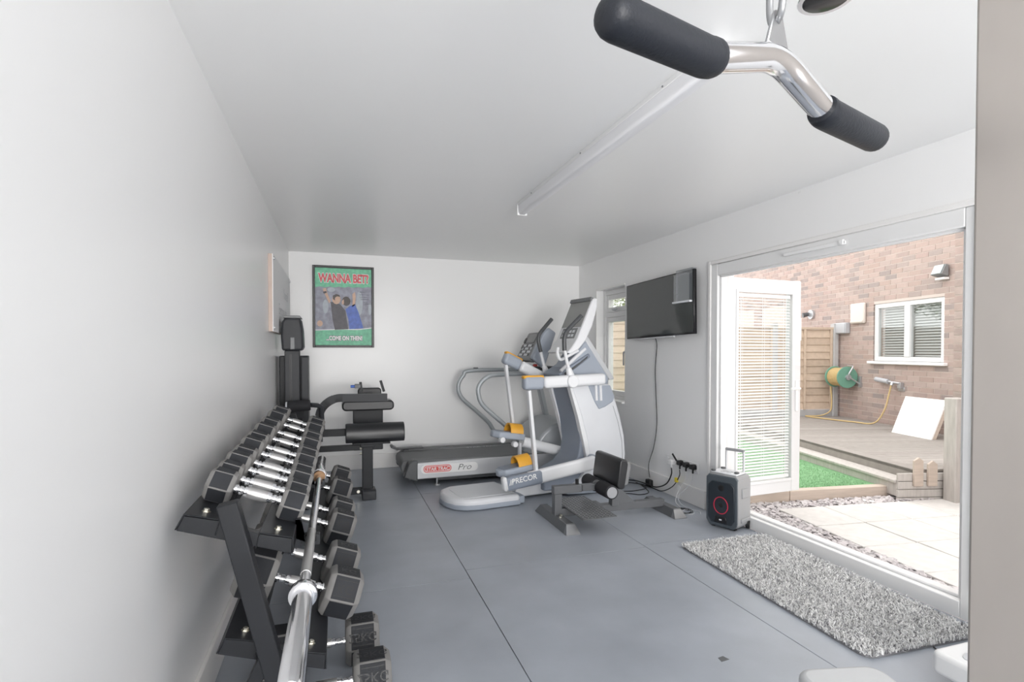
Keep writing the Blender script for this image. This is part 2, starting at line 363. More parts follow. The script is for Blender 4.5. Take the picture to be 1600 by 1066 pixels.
# patio door: frame, open leaf with blind
dr = setting('door_1', (XR, (DY0+DY1)/2, 0), 'white patio door frame with one glazed leaf opened outwards')
JX0, JX1 = XR-.004, XR+.10
obj('door_jamb', G().bx(JX0, JX1, DY1-.075, DY1, 0, DZ).bx(JX0+.02, JX0+.05, DY1-.10, DY1-.075, .09, DZ-.08), M['upvc_in'], dr, bev=.006)
obj('door_jamb', G().bx(JX0, JX1, DY0, DY0+.05, 0, DZ).bx(JX0+.02, JX0+.05, DY0+.05, DY0+.07, .09, DZ-.08), M['upvc_in'], dr, bev=.006)
hd = obj('door_head', G().bx(JX0, JX1, DY0+.05, DY1-.075, DZ-.095, DZ).bx(JX0+.02, JX0+.05, DY0+.05, DY1-.075, DZ-.11, DZ-.09), M['upvc_in'], dr, bev=.006)
obj('trickle_vent', G().bx(JX0-.022, JX0, 2.50, 2.96, DZ-.058, DZ-.036).bx(JX0-.028, JX0-.01, 2.50, 2.53, DZ-.06, DZ-.03), M['white'], hd, bev=.003)
obj('threshold', G().bx(JX0, JX1+.02, DY0+.05, DY1-.075, 0, .085).bx(JX0+.04, JX1, DY0+.05, DY1-.075, .085, .1), M['upvc_in'], dr, bev=.005)
obj('architrave', G().bx(XR-.014, XR, DY1, DY1+.03, 0, DZ+.03).bx(XR-.014, XR, DY0-.03, DY1, DZ, DZ+.03).bx(XR-.014, XR, DY0-.03, DY0, .17, DZ), M['gloss'], dr, bev=.004)
# leaf: local x along the leaf, local y its thickness
LA = math.radians(4.3); LM = Matrix.Translation((3.05, 3.72, 0)) @ Matrix.Rotation(LA, 4, 'Z')
LW, LZ0, LZ1 = .83, .10, 1.935
def leaf_g(g): return g.xf(LM)
def frame_x(x0, x1, z0, z1, tl, tr, tb, tt, y0, y1):
    return G().bx(x0, x0+tl, y0, y1, z0, z1).bx(x1-tr, x1, y0, y1, z0, z1).bx(x0+tl, x1-tr, y0, y1, z0, z0+tb).bx(x0+tl, x1-tr, y0, y1, z1-tt, z1)
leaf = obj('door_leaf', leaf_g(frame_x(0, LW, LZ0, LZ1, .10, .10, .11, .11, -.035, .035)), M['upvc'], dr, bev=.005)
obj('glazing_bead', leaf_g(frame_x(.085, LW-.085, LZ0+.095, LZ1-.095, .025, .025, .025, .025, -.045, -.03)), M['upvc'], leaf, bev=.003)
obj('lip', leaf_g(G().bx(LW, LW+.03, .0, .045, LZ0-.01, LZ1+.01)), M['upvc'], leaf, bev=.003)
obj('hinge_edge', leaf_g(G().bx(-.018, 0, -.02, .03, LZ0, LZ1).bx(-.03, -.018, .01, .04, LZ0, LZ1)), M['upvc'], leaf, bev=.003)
obj('pane', leaf_g(G().bx(.10, LW-.10, .008, .012, LZ0+.11, LZ1-.11)), M['glass'], leaf)
obj('handle', leaf_g(G().bx(LW-.065, LW-.035, -.045, -.035, .80, 1.07).tube(fillet([(LW-.05, -.04, 1.0), (LW-.05, -.08, 1.0), (LW-.16, -.08, 1.0)], .02), .011)), M['white'], leaf, bev=.003)
obj('latch', leaf_g(G().bx(LW+.03, LW+.05, .0, .03, 1.42, 1.62)), M['white'], leaf, bev=.003)
bl = obj('blind_rail', leaf_g(G().bx(.115, LW-.115, -.024, -.004, LZ1-.155, LZ1-.125).bx(.115, LW-.115, -.02, -.006, LZ0+.125, LZ0+.14)), M['white'], dr, bev=.002)
nsl = 60; zz0, zz1 = LZ0+.15, LZ1-.17
sl0 = None
for i in range(nsl):
    if sl0 is None:
        a = math.radians(24)
        g = G()
        prof = [(-.011, -.0025), (-.004, .0), (.004, .0), (.011, -.0025), (.011, -.0032), (.004, -.0008), (-.004, -.0008), (-.011, -.0032)]
        prof = [(p*math.cos(a)-q*math.sin(a), p*math.sin(a)+q*math.cos(a)) for p, q in prof]
        g.prism([(p-.014, q) for p, q in prof], .118, LW-.118, 'x')
        g.xf(LM @ Matrix.Translation((0, 0, zz0)))
        sl0 = obj('slat', g, M['white'], bl)
    else:
        c = share(sl0, bl); c.location.z = (zz1-zz0)*i/(nsl-1)
g = G()
for x in (.17, LW/2, LW-.17):
    for y in (-.026, -.002): g.cyl((x, y, zz0-.02), (x, y, zz1+.03), .0012, 5)
obj('ladder_cord', leaf_g(g), M['white'], bl)
obj('wand', leaf_g(G().cyl((.14, -.036, 1.75), (.14, -.036, .5), .003, 6)), M['white'], bl)

# ------------------------------------------------------------------ outside: garden frame along the house
O2, SD, VD = Vector((5.12, 3.61, 0)), Vector((.242, .970, 0)), Vector((.970, -.242, 0))
HM = Matrix(((SD.x, VD.x, 0, O2.x), (SD.y, VD.y, 0, O2.y), (0, 0, 1, 0), (0, 0, 0, 1)))   # local (s, v, z)
PZ, GZ, DKZ = -.04, .03, .22
KD = Vector((.9915, -.13, 0)); KN = Vector((.13, .9915, 0))
def kpt(x, off, z=0):   # a point along the timber edging
    p = Vector((3.96, 3.90, 0)) + KD*((x-3.96)/KD.x) + KN*off; return Vector((p.x, p.y, z))
struct('ground', G().bx(XR+WT, 14, -6, 14, -.4, -.12).bx(XR+WT-.1, XR+WT, DY0, DY1, -.4, -.06), M['soil'], 'earth under the garden')
# turf
tf = obj('artificial_lawn', G().add([kpt(3.16, .1, -.1), kpt(5.28, .1, -.1), O2+SD*4.05-VD*.25+Vector((0, 0, -.1)), Vector((3.16, 8.2, -.1)),
       kpt(3.16, .1, GZ), kpt(5.28, .1, GZ), O2+SD*4.05-VD*.25+Vector((0, 0, GZ)), Vector((3.16, 8.2, GZ))],
       [(0, 3, 2, 1), (4, 5, 6, 7), (0, 1, 5, 4), (1, 2, 6, 5), (2, 3, 7, 6), (3, 0, 4, 7)]), M['turf'])
tag(tf, 'green artificial lawn between the patio edging and the deck', 'lawn', kind='structure'); ROOT[tf.name] = Matrix.Identity(4)
g = G(); rn = random.Random(3)
for i in range(26000):
    y = 3.95 + (rn.random()**1.4)*3.4; x = 3.2 + rn.random()*2.5
    d = Vector((x, y, 0))-O2
    if d.dot(VD) > -.27 or (Vector((x, y, 0))-kpt(x, .11)).dot(KN) < 0: continue
    a = rn.random()*PI; h = .012+rn.random()*.014; wv = Vector((math.cos(a), math.sin(a), 0))*.0022
    b = Vector((x, y, GZ-.002)); t = b + Vector((rn.uniform(-.012, .012), rn.uniform(-.012, .012), h))
    g.add([b-wv, b+wv, t], [(0, 1, 2)])
bo = obj('grass_blades', g, M['blade'], tf); bo['kind'] = 'stuff'
# timber edging in two lengths
ed = thing('timber_edging', 'pale timber sleeper edging in front of the lawn', 'edging', kpt(4.2, .05, PZ-.06))
for a, b in ((3.17, 3.93), (3.936, 5.22)):
    g = G().prism([tuple(kpt(a, 0).xy), tuple(kpt(b, 0).xy), tuple(kpt(b, .09).xy), tuple(kpt(a, .09).xy)], -.12, .047, 'z')
    obj('plank', g, M['timber'], ed, bev=.006)
# slate bed and chippings
slt = obj('slate_bed', G().bx(3.16, 3.62, 1.2, 4.02, -.13, -.068).add([kpt(3.6, 0, -.068), kpt(5.3, 0, -.068), kpt(5.3, -.25, -.068), kpt(3.6, -.25, -.068)], [(0, 3, 2, 1)]), M['soil'])
tag(slt, 'bed of grey slate chippings around the paving', 'gravel', kind='stuff'); ROOT[slt.name] = Matrix.Identity(4)
SA, Sa, Sb = Vector((3.62, 3.725, 0)), Vector((.447, -.052, 0)), Vector((-.062, -.452, 0))
def insl(x, y):
    d = Vector((x, y, 0))-SA; det = Sa.x*Sb.y-Sa.y*Sb.x
    return (d.x*Sb.y-d.y*Sb.x)/det, (Sa.x*d.y-Sa.y*d.x)/det
g = G(); n = 0
while n < 3000:
    x, y = rn.uniform(3.17, 5.3), rn.uniform(1.3, 4.0)
    i, j = insl(x, y)
    if i > -.02 and j > -.02: continue
    if (Vector((x, y, 0))-kpt(x, -.015)).dot(KN) > 0: continue
    n += 1
    k = rn.randint(4, 6); r = rn.uniform(.014, .036); el = rn.uniform(.35, .9); a0 = rn.random()*2*PI
    pts = [(r*math.cos(2*PI*q/k+rn.uniform(-.3, .3)), r*el*math.sin(2*PI*q/k+rn.uniform(-.3, .3))) for q in range(k)]
    R = Matrix.Rotation(a0, 3, 'Z') @ Matrix.Rotation(rn.gauss(0, .28), 3, 'X') @ Matrix.Rotation(rn.gauss(0, .28), 3, 'Y')
    c = Vector((x, y, -.062+rn.random()*.022)); t = rn.uniform(.004, .009)
    vs = [R @ Vector((p, q, -t/2)) + c for p, q in pts] + [R @ Vector((p*.92, q*.92, t/2)) + c for p, q in pts]
    g.add(vs, [tuple(range(k, 2*k))] + [(q, (q+1) % k, k+(q+1) % k, k+q) for q in range(k)])
ch = obj('slate_chippings', g, M['slate'], slt); ch['kind'] = 'stuff'
# paving
pv = setting('patio_paving', SA + Vector((.6, -1, PZ-.1)), 'pale square concrete paving slabs outside the patio door')
for i in range(5):
    for j in range(6):
        p = SA + Sa*i + Sb*j; e = .004; z = PZ + rn.uniform(-.002, .002)
        q = [p + Sa*a + Sb*b for a, b in ((.008, .008), (.992, .008), (.992, .992), (.008, .992))]
        obj('paving_slab', G().prism([tuple(c.xy) for c in q], PZ-.045, z, 'z'), M['slab'], pv, bev=.004, seg=1)
# deck in the house frame
def hloc(g): return g.xf(HM)
dk = thing('garden_deck', 'weathered grey timber deck raised between lawn and brick house', 'deck', HM @ Vector((2, 1, 0)))
nb = 33; bw = 4.02/nb
for i in range(nb):
    s0 = .02 + i*bw
    obj('deck_board', hloc(G().bx(s0+.003, s0+bw-.003, .005, 2.10, DKZ-.025, DKZ)), M['deck'], dk, bev=.003, seg=1)
for a, b, z0, z1, v0, v1 in ((0, 4.05, DKZ-.12, DKZ+.004, -.03, 0), (0, 4.05, DKZ-.03, DKZ+.006, -.03, .1), (0, 4.05, .105, .13, -.22, -.03), (0, 4.05, GZ-.05, .104, -.2, -.175)):
    obj('step_board', hloc(G().bx(a, b, v0, v1, z0, z1)), M['deck'] if z1 > DKZ else M['oldwood'], dk, bev=.004)
for k in range(4):
    obj('side_board', hloc(G().bx(-.025, .0, -.2+.0*k, .42, -.1+k*.075, -.1+k*.075+.07)), M['oldwood'], dk, bev=.003)
for px in ((1435, 717, 757), (1457, 722, 764)):
    p = hit(px[0], px[1], HM @ Vector((-.04, 0, 0)), SD); q = HM.inverted() @ p
    v = q.y; zt = q.z
    obj('picket', hloc(G().prism([(v-.045, -.02+.1), (v+.045, .08), (v+.045, zt-.02), (v, zt+.012), (v-.045, zt-.02)], -.05, -.028, 'x')), M['timber'], dk, bev=.003)
# timber post
pp = thing('timber_post', 'thick weathered timber gate post beside the brick pier', 'post', (5.36, 3.43, PZ-.05), rz=math.radians(-14))
obj('post', G().bx(-.065, .065, -.065, .065, 0, .99), M['oldwood'], pp, bev=.008, local=True)
obj('hinge_bracket', G().bx(.01, .075, -.073, -.065, .74, .80).bx(.065, .11, -.08, -.065, .76, .78), M['galv'], pp, bev=.002, local=True)
# ------------------------------------------------------------------ brick house beyond the deck
HV = 2.12
hs = thing('brick_house', 'pale red brick house wall with a white window beyond the deck', 'house', HM @ Vector((3, HV, -.1)))
WS0, WS1, WH0, WH1 = 2.04, 3.32, 1.17, 2.055       # window hole
obj('wall_core', hloc(G().bx(.6, 9.2, HV+.004, HV+.22, -.1, WH0).bx(.6, 9.2, HV+.004, HV+.22, WH1, 3.6).bx(.6, WS0, HV+.004, HV+.22, WH0, WH1).bx(WS1, 9.2, HV+.004, HV+.22, WH0, WH1)), M['mortar'], hs)
obj('pier_core', hloc(G().bx(-2.2, .035, .384, .6, -.12, 3.4)), M['mortar'], hs)
BL, BHt, JT = .215, .065, .010
nbr = [(5.70, 6.62, 1.78, 2.18), (6.95, 7.9, 1.78, 2.18)]
full = []
def courses(s0, s1, v, z0, z1, hole, offs):
    r = 0; z = z0
    while z < z1:
        s = s0 + (-(BL+JT)/2 if r % 2 else 0)
        while s < s1:
            a, b = max(s, s0), min(s+BL, s1)
            segs = [(a, b)]
            for (h0, h1, k0, k1) in hole:
                if z+BHt > k0 and z < k1:
                    ns = []
                    for (p, q) in segs:
                        if q <= h0 or p >= h1: ns.append((p, q))
                        else:
                            if p < h0-.01: ns.append((p, h0))
                            if q > h1+.01: ns.append((h1, q))
                    segs = ns
            for p, q in segs:
                if q-p > .025: full.append((p, q, v, z))
            s += BL+JT
        z += BHt+JT; r += 1
courses(-.62, .035, .38, -.1, 2.75, [], 0); npier = len(full)
pier = sorted(full, key=lambda b: -b[0]); full = []
courses(.62, 9.2, HV, .15, 3.5, [(WS0, WS1, WH0, WH1)] + [(a, b, c, d) for a, b, c, d in nbr], 0)
def brick_seen(b):
    p = HM @ Vector(((b[0]+b[1])/2, b[2], b[3])); q = p-CAMV
    d = q.x*math.sin(YAW)+q.y*math.cos(YAW); x = q.x*math.cos(YAW)-q.y*math.sin(YAW)
    px = 800+FPX*x/d; py = 549-FPX*q.z/d
    top = 428 - (px-1130)*.185
    return 1238 < px < 1521 and py > top, d
first = [b for b in pier if brick_seen(b)[0]][:90]
rest = [b for b in pier if b not in first]
seen = sorted([b for b in full if brick_seen(b)[0] and b[0] > 1.6], key=lambda b: brick_seen(b)[1])
ks = set(seen[:300-len(first)])
first += list(ks); rest += [b for b in full if b not in ks]
def bgeo(L): return G().bx(0, L, 0, .02, 0, BHt)
cache = {}
for p, q, v, z in first:
    L = round(q-p, 3)
    if L not in cache:
        cache[L] = obj('brick', hloc(bgeo(L).xf(Matrix.Translation((p, v, z)))), M['brick'], hs); base = cache[L]; cache[L] = (base, (p, v, z))
    else:
        base, o0 = cache[L]; c = share(base, hs); dlt = HM.to_3x3() @ Vector((p-o0[0], v-o0[1]+rn.uniform(-.0015, .0015), z-o0[2])); c.location = dlt
g = G()
for p, q, v, z in rest: g.bx(p, q, v, v+.02, z, z+BHt)
fo = obj('brickwork', hloc(g), M['brick'], hs); fo['kind'] = 'stuff'
# its windows
def house_window(s0, s1, z0, z1, slats, panes=2):
    t = .07 if slats else .05
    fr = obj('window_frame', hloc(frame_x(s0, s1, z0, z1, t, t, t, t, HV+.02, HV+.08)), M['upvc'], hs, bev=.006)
    mid = (s0+s1)/2
    obj('mullion', hloc(G().bx(mid-.05, mid+.05, HV+.012, HV+.08, z0+t, z1-t)), M['upvc'], fr, bev=.006)
    obj('backing', hloc(G().bx(s0+.03, s1-.03, HV+.17, HV+.18, z0+.03, z1-.03)), M['blindback'], fr)
    for a, b in ((s0+t, mid-.05), (mid+.05, s1-t)):
        obj('pane', hloc(G().bx(a, b, HV+.045, HV+.049, z0+t, z1-t)), M['glass'], fr)
        if slats:
            n = 19; base = None
            for k in range(n):
                z = z0+t+.02+(z1-z0-2*t-.03)*k/(n-1)
                if base is None:
                    base = obj('slat', hloc(G().box(((a+b)/2, HV+.10, z), (b-a-.01, .030, .0015), Matrix.Rotation(math.radians(48), 3, 'X'))), M['slat2'], fr); zb = z
                else:
                    c = share(base, fr); c.location.z = z-zb
    if slats: obj('window_sill', hloc(G().bx(s0-.06, s1+.06, HV-.06, HV+.03, z0-.04, z0)), M['white'], hs, bev=.006)
house_window(WS0, WS1, WH0, WH1, True)
for a, b, c, d in nbr: house_window(a, b, c, d, False)
# fittings on the house wall
def fitting(name, label, cat, s, z): return thing(name, label, cat, HM @ Vector((s, HV, z)))
t = fitting('floodlight', 'grey outdoor floodlight high on the brick wall above the window', 'floodlight', 2.03, 2.3)
obj('lamp_head', hloc(G().prism([(HV-.13, 2.34), (HV-.03, 2.31), (HV-.03, 2.46), (HV-.07, 2.47)], 1.95, 2.13, 'x')), M['mgrey'], t, bev=.006)
obj('lens', hloc(G().add([(1.965, HV-.128, 2.347), (2.115, HV-.128, 2.347), (2.115, HV-.075, 2.462), (1.965, HV-.075, 2.462), (1.965, HV-.134, 2.35), (2.115, HV-.134, 2.35), (2.115, HV-.081, 2.465), (1.965, HV-.081, 2.465)], [(0, 1, 2, 3), (7, 6, 5, 4), (0, 4, 5, 1), (2, 6, 7, 3)])), mat('floodlight_glass', (.40, .45, .46), .15), t)
obj('bracket', hloc(G().bx(1.97, 2.11, HV-.08, HV, 2.27, 2.30)), M['white'], t, bev=.005)
t = fitting('security_light', 'round grey bulkhead light on brick above the fence', 'light', 4.88, 2.0)
obj('base', hloc(G().cyl((4.86, HV, 2.0), (4.86, HV-.04, 2.0), .085, 20)), M['galv'], t, smooth=True)
obj('sensor', hloc(G().cyl((4.93, HV-.04, 2.01), (4.95, HV-.13, 1.99), .035, 14, .045)), M['dgrey'], t, smooth=True)
t = fitting('vent_cover', 'cream square vent cover on brick beside the white window', 'vent', 3.63, 1.93)
obj('body', hloc(G().bx(3.47, 3.79, HV-.05, HV, 1.77, 2.10)), M['cream'], t, bev=.02)
obj('front_lip', hloc(G().bx(3.49, 3.77, HV-.06, HV-.05, 1.79, 1.82)), M['cream'], t, bev=.003)
t = fitting('junction_box', 'pale grey junction box on brick below the cream vent', 'box', 4.0, 1.71)
obj('box', hloc(G().bx(3.84, 4.17, HV-.09, HV, 1.62, 1.80)), M['vgrey'], t, bev=.012)
obj('lid', hloc(G().bx(3.85, 4.16, HV-.10, HV-.09, 1.63, 1.79)), M['vgrey'], t, bev=.006)
# hose reel, tap, hose
t = fitting('hose_reel', 'green hose reel with coiled yellow hose on the brick wall', 'hose reel', 3.75, .9)
rv, rz_ = HV-.19, .90
obj('drum_side', hloc(G().cyl((3.63, rv, rz_), (3.65, rv, rz_), .175, 28)), M['green'], t, bev=.004)
obj('drum_side', hloc(G().cyl((3.93, rv, rz_), (3.95, rv, rz_), .175, 28)), M['green'], t, bev=.004)
g = G()
for k in range(11):
    s = 3.668 + k*.025; g.tube([(s, rv+.14*math.cos(a*PI/12), rz_+.14*math.sin(a*PI/12)) for a in range(24)], .0135, 6, closed=True)
obj('coiled_hose', hloc(g), M['hose'], t, smooth=True)
obj('hub', hloc(G().cyl((3.60, rv, rz_), (3.64, rv, rz_), .045, 14).tube(fillet([(3.61, rv, rz_), (3.58, rv-.02, rz_+.05), (3.58, rv+.06, rz_+.18), (3.72, rv+.06, rz_+.19)], .03), .012)), M['galv'], t, smooth=True)
obj('bracket', hloc(G().bx(3.56, 3.60, HV-.03, HV, .74, .92).cyl((3.58, rv, rz_), (3.58, HV, rz_-.12), .012).cyl((3.62, rv, rz_), (4.08, rv, rz_), .012)), M['galv'], t)
hp = [(3.97, rv-.05, .80), (3.97, rv-.05, .70), (3.93, rv-.06, .5), (3.94, rv-.08, .32), (4.02, rv-.2, .235), (3.98, 1.45, .235), (3.6, 1.55, .235), (3.2, 1.72, .236), (2.95, 1.86, .25), (2.86, 1.95, .45), (2.84, 2.0, .68), (2.82, 2.02, .83)]
hz = obj('garden_hose', hloc(G().tube(spline(hp, 8), .011, 8)), M['hose'], smooth=True)
tag(hz, 'yellow garden hose trailing from the reel to the tap', 'hose')
t = fitting('garden_tap', 'grey lagged outdoor tap on the brick wall above the hose end', 'tap', 2.85, .87)
obj('pipe', hloc(G().cyl((3.16, HV-.07, .895), (2.9, HV-.08, .87), .036, 12)), M['vgrey'], t, smooth=True)
obj('valve', hloc(G().cyl((2.92, HV-.08, .87), (2.72, HV-.05, .855), .018, 10).cyl((2.82, HV-.08, .865), (2.82, HV-.1, .82), .022, 10)), M['galv'], t, smooth=True)
obj('wall_plate', hloc(G().bx(2.70, 2.76, HV-.06, HV, .78, .87).bx(2.68, 2.80, HV-.012, HV, .74, .80)), M['galv'], t, bev=.004)
# leaning board
t = thing('white_board', 'square white board propped up on the deck by the brick wall', 'board', HM @ Vector((1.95, 1.65, DKZ)))
a = math.atan2(.20, .5); R = Matrix.Rotation(-a, 3, 'X')
def brd(g): return g.xf(HM @ Matrix.Translation((1.93, 1.57, DKZ)) @ R.to_4x4())
obj('panel', brd(G().bx(-.32, .32, 0, .02, 0, .53)), M['white'], t, bev=.002)
obj('batten', brd(G().bx(-.31, -.275, .02, .075, 0, .5)), M['timber'], t, bev=.003)
obj('batten', brd(G().bx(.275, .31, .02, .075, 0, .5)), M['timber'], t, bev=.003)
obj('prop', hloc(G().beam((1.64, 1.72, DKZ+.30), (1.64, 2.08, DKZ+.01), .03, .04).beam((2.2, 1.72, DKZ+.30), (2.2, 2.08, DKZ+.01), .03, .04)), M['timber'], t)
t['label'] = 'square white board propped up on the deck by the brick wall'
# fence along s = 4.1
FS = 4.12
panels = [(1.0, 2.0, 1.73), (-.86, .94, 1.745), (-2.72, -.92, 1.95), (-4.3, -2.78, 1.95)]
lab = ['short lap panel fence bay that meets the brick house', 'lap panel fence bay seen through the open door glass', 'taller lap panel fence bay outside the tall window', 'lap panel fence bay nearest the gym corner']
for (v0, v1, zt), lb in zip(panels, lab):
    f = thing('garden_fence', lb, 'fence', HM @ Vector((FS, (v0+v1)/2, .05)), group='garden fence bays')
    obj('gravel_board', hloc(G().bx(FS-.02, FS+.02, v0, v1, .0, .33)), M['concrete'], f, bev=.004)
    n = int((zt-.36)/.115)
    for k in range(n):
        z = .35+(zt-.39)*k/n; hh = (zt-.39)/n
        obj('slat', hloc(G().add([(FS-.008, v0, z-.012), (FS-.008, v1, z-.012), (FS+.006, v1, z+hh), (FS+.006, v0, z+hh), (FS-.016, v0, z-.012), (FS-.016, v1, z-.012), (FS-.0, v1, z+hh), (FS-.0, v0, z+hh)],
            [(0, 1, 2, 3), (7, 6, 5, 4), (0, 4, 5, 1), (2, 6, 7, 3), (1, 5, 6, 2), (0, 3, 7, 4)])), M['fence'], f)
    for v in ([v0+.03, v1-.03, (v0+v1)/2] if v1-v0 < 1.2 else [v0+.03, v0+(v1-v0)/3, v0+(v1-v0)*2/3, v1-.03]):
        obj('batten', hloc(G().bx(FS-.035, FS-.012, v-.02, v+.02, .33, zt-.02)), M['fence'], f, bev=.003)
    obj('top_rail', hloc(G().bx(FS-.04, FS+.02, v0, v1, zt-.035, zt)), M['fence'], f, bev=.003)
for k, (v, zt) in enumerate(((2.04, 1.79), (.97, 1.80), (-.89, 2.02), (-2.75, 2.02))):
    p = tag(obj('fence_post', hloc(G().prism(rrect(FS-.05, FS+.05, v-.045, v+.045, .012, 2), -.1, zt, 'z')), M['concrete']), ['concrete fence post against the brick house', 'concrete fence post seen through the door glass', 'tall concrete fence post outside the tall window', 'tall concrete fence post nearest the gym corner'][k], 'post', 'fence posts')
# tree behind the fence
tr = thing('tree', 'leafy green tree behind the fence seen in the top window pane', 'tree', (4.9, 9.4, -.1))
obj('trunk', G().tube(spline([(4.9, 9.4, -.1), (4.93, 9.4, 1.0), (4.85, 9.42, 2.0), (4.9, 9.4, 2.9)], 5), [.11-.004*i for i in range(16)], 8), M['bark'], tr, smooth=True)
g = G()
for i in range(4200):
    while True:
        p = Vector((rn.uniform(-1, 1), rn.uniform(-1, 1), rn.uniform(-1, 1)))
        if .25 < p.length < 1: break
    c = Vector((4.9, 9.45, 2.75)) + Vector((p.x*1.35, p.y*.9, p.z*.95))
    R = Matrix.Rotation(rn.random()*6.3, 3, 'Z') @ Matrix.Rotation(rn.uniform(-1, 1), 3, 'X'); l = rn.uniform(.035, .07)
    g.add([c + R @ Vector(q) for q in ((-l, 0, 0), (0, -l*.4, .01), (l, 0, 0), (0, l*.4, .01))], [(0, 1, 2, 3)])
lo = obj('foliage', g, M['leaf'], tr); lo['kind'] = 'stuff'

# ------------------------------------------------------------------ dumbbell rack
TA = math.radians(14.5); DROP = .022; DA = TA + math.atan2(DROP, .215)
RY0, RY1 = 1.80, 4.12
TIERS = {'up': (-.43, .848, .315), 'low': (-.325, .464, .305)}
def tier_pt(t, d, up, y):
    x, z, _ = TIERS[t]
    return Vector((x + d*math.cos(TA) + up*math.sin(TA), y, z - d*math.sin(TA) + up*math.cos(TA)))
rk = thing('dumbbell_rack', 'black steel two tier dumbbell rack along the left wall', 'rack', (-.2, 3.0, 0))
def tprism(t, poly, y0, y1):
    g = G(); n = len(poly)
    vs = [tier_pt(t, d, u, y0) for d, u in poly] + [tier_pt(t, d, u, y1) for d, u in poly]
    return g.add(vs, [tuple(range(n)), tuple(range(2*n-1, n-1, -1))] + [(i, n+i, n+(i+1) % n, (i+1) % n) for i in range(n)])
for t in ('up', 'low'):
    wd = TIERS[t][2]
    for a, b in ((0, .10), (wd-.10, wd)):
        th = .004; out = -.012 if a == 0 else .0; out2 = .012 if a else .0
        lo = DROP if a else 0
        rl = obj('rail', tprism(t, [(p, q-lo) for p, q in [(a, 0), (b, 0), (b+out2, -.05), (b+out2-th, -.05), (b-th, -th), (a+th, -th), (a+out+th, -.05), (a+out, -.05)]], RY0, RY1), M['steel'], rk, bev=.0015, seg=1)
        bc = tier_pt(t, (a+b)/2, -lo, RY0+.055); ax = Vector((math.sin(TA), 0, math.cos(TA)))
        obj('bolt', G().lathe([(.013, 0), (.013, .002), (.0085, .002), (.0085, .009), (.007, .0105)], bc, ax, 6), M['zinc'], rl)
        bc = tier_pt(t, (a+b)/2, -.05-lo, RY0+.04)
        obj('bolt', G().lathe([(.008, 0), (.008, .007)], bc, -ax, 6), M['zinc'], rl)
    for y0 in (RY0+.003, RY1-.05):
        obj('cross_plate', tprism(t, [(.002, -.006), (.10, -.006), (wd-.10, -.006-DROP), (wd-.002, -.006-DROP), (wd+.008, -.052-DROP), (-.008, -.052)], y0, y0+.03), M['steel'], rk, bev=.002)
def post(y):
    # leaning upright: from (x=-.333,z=.865) to (-.133, 0)
    w_ = .056
    g = G().prism([(-.336, .872), (-.280, .884), (-.075, .012), (-.133, .012)], y, y+.05, 'y')
    return g
for y in (RY0-.052, RY1+.002):
    u = obj('upright', post(y), M['steel'], rk, bev=.004)
    obj('foot', G().bx(-.40, .06, y-.005, y+.055, 0, .012).bx(-.16, -.05, y-.004, y+.054, .012, .03), M['steel'], u, bev=.002)
    obj('rear_strut', G().beam((-.20, y+.025, .42), (-.39, y+.025, .012), .04, .04), M['steel'], u, bev=.003)
obj('tie_bar', G().bx(-.16, -.12, RY0, RY1, .06, .10), M['steel'], rk, bev=.003)
for y in (1.93, 2.74):   # hooks that carry the barbell
    obj('bar_hook', G().prism([(-.135, .765), (-.118, .765), (-.118, .675), (-.058, .675), (-.058, .705), (-.068, .705), (-.068, .685), (-.104, .685), (-.104, .70), (-.135, .70)], y, y+.03, 'y'), M['steel'], rk, bev=.001, seg=1)

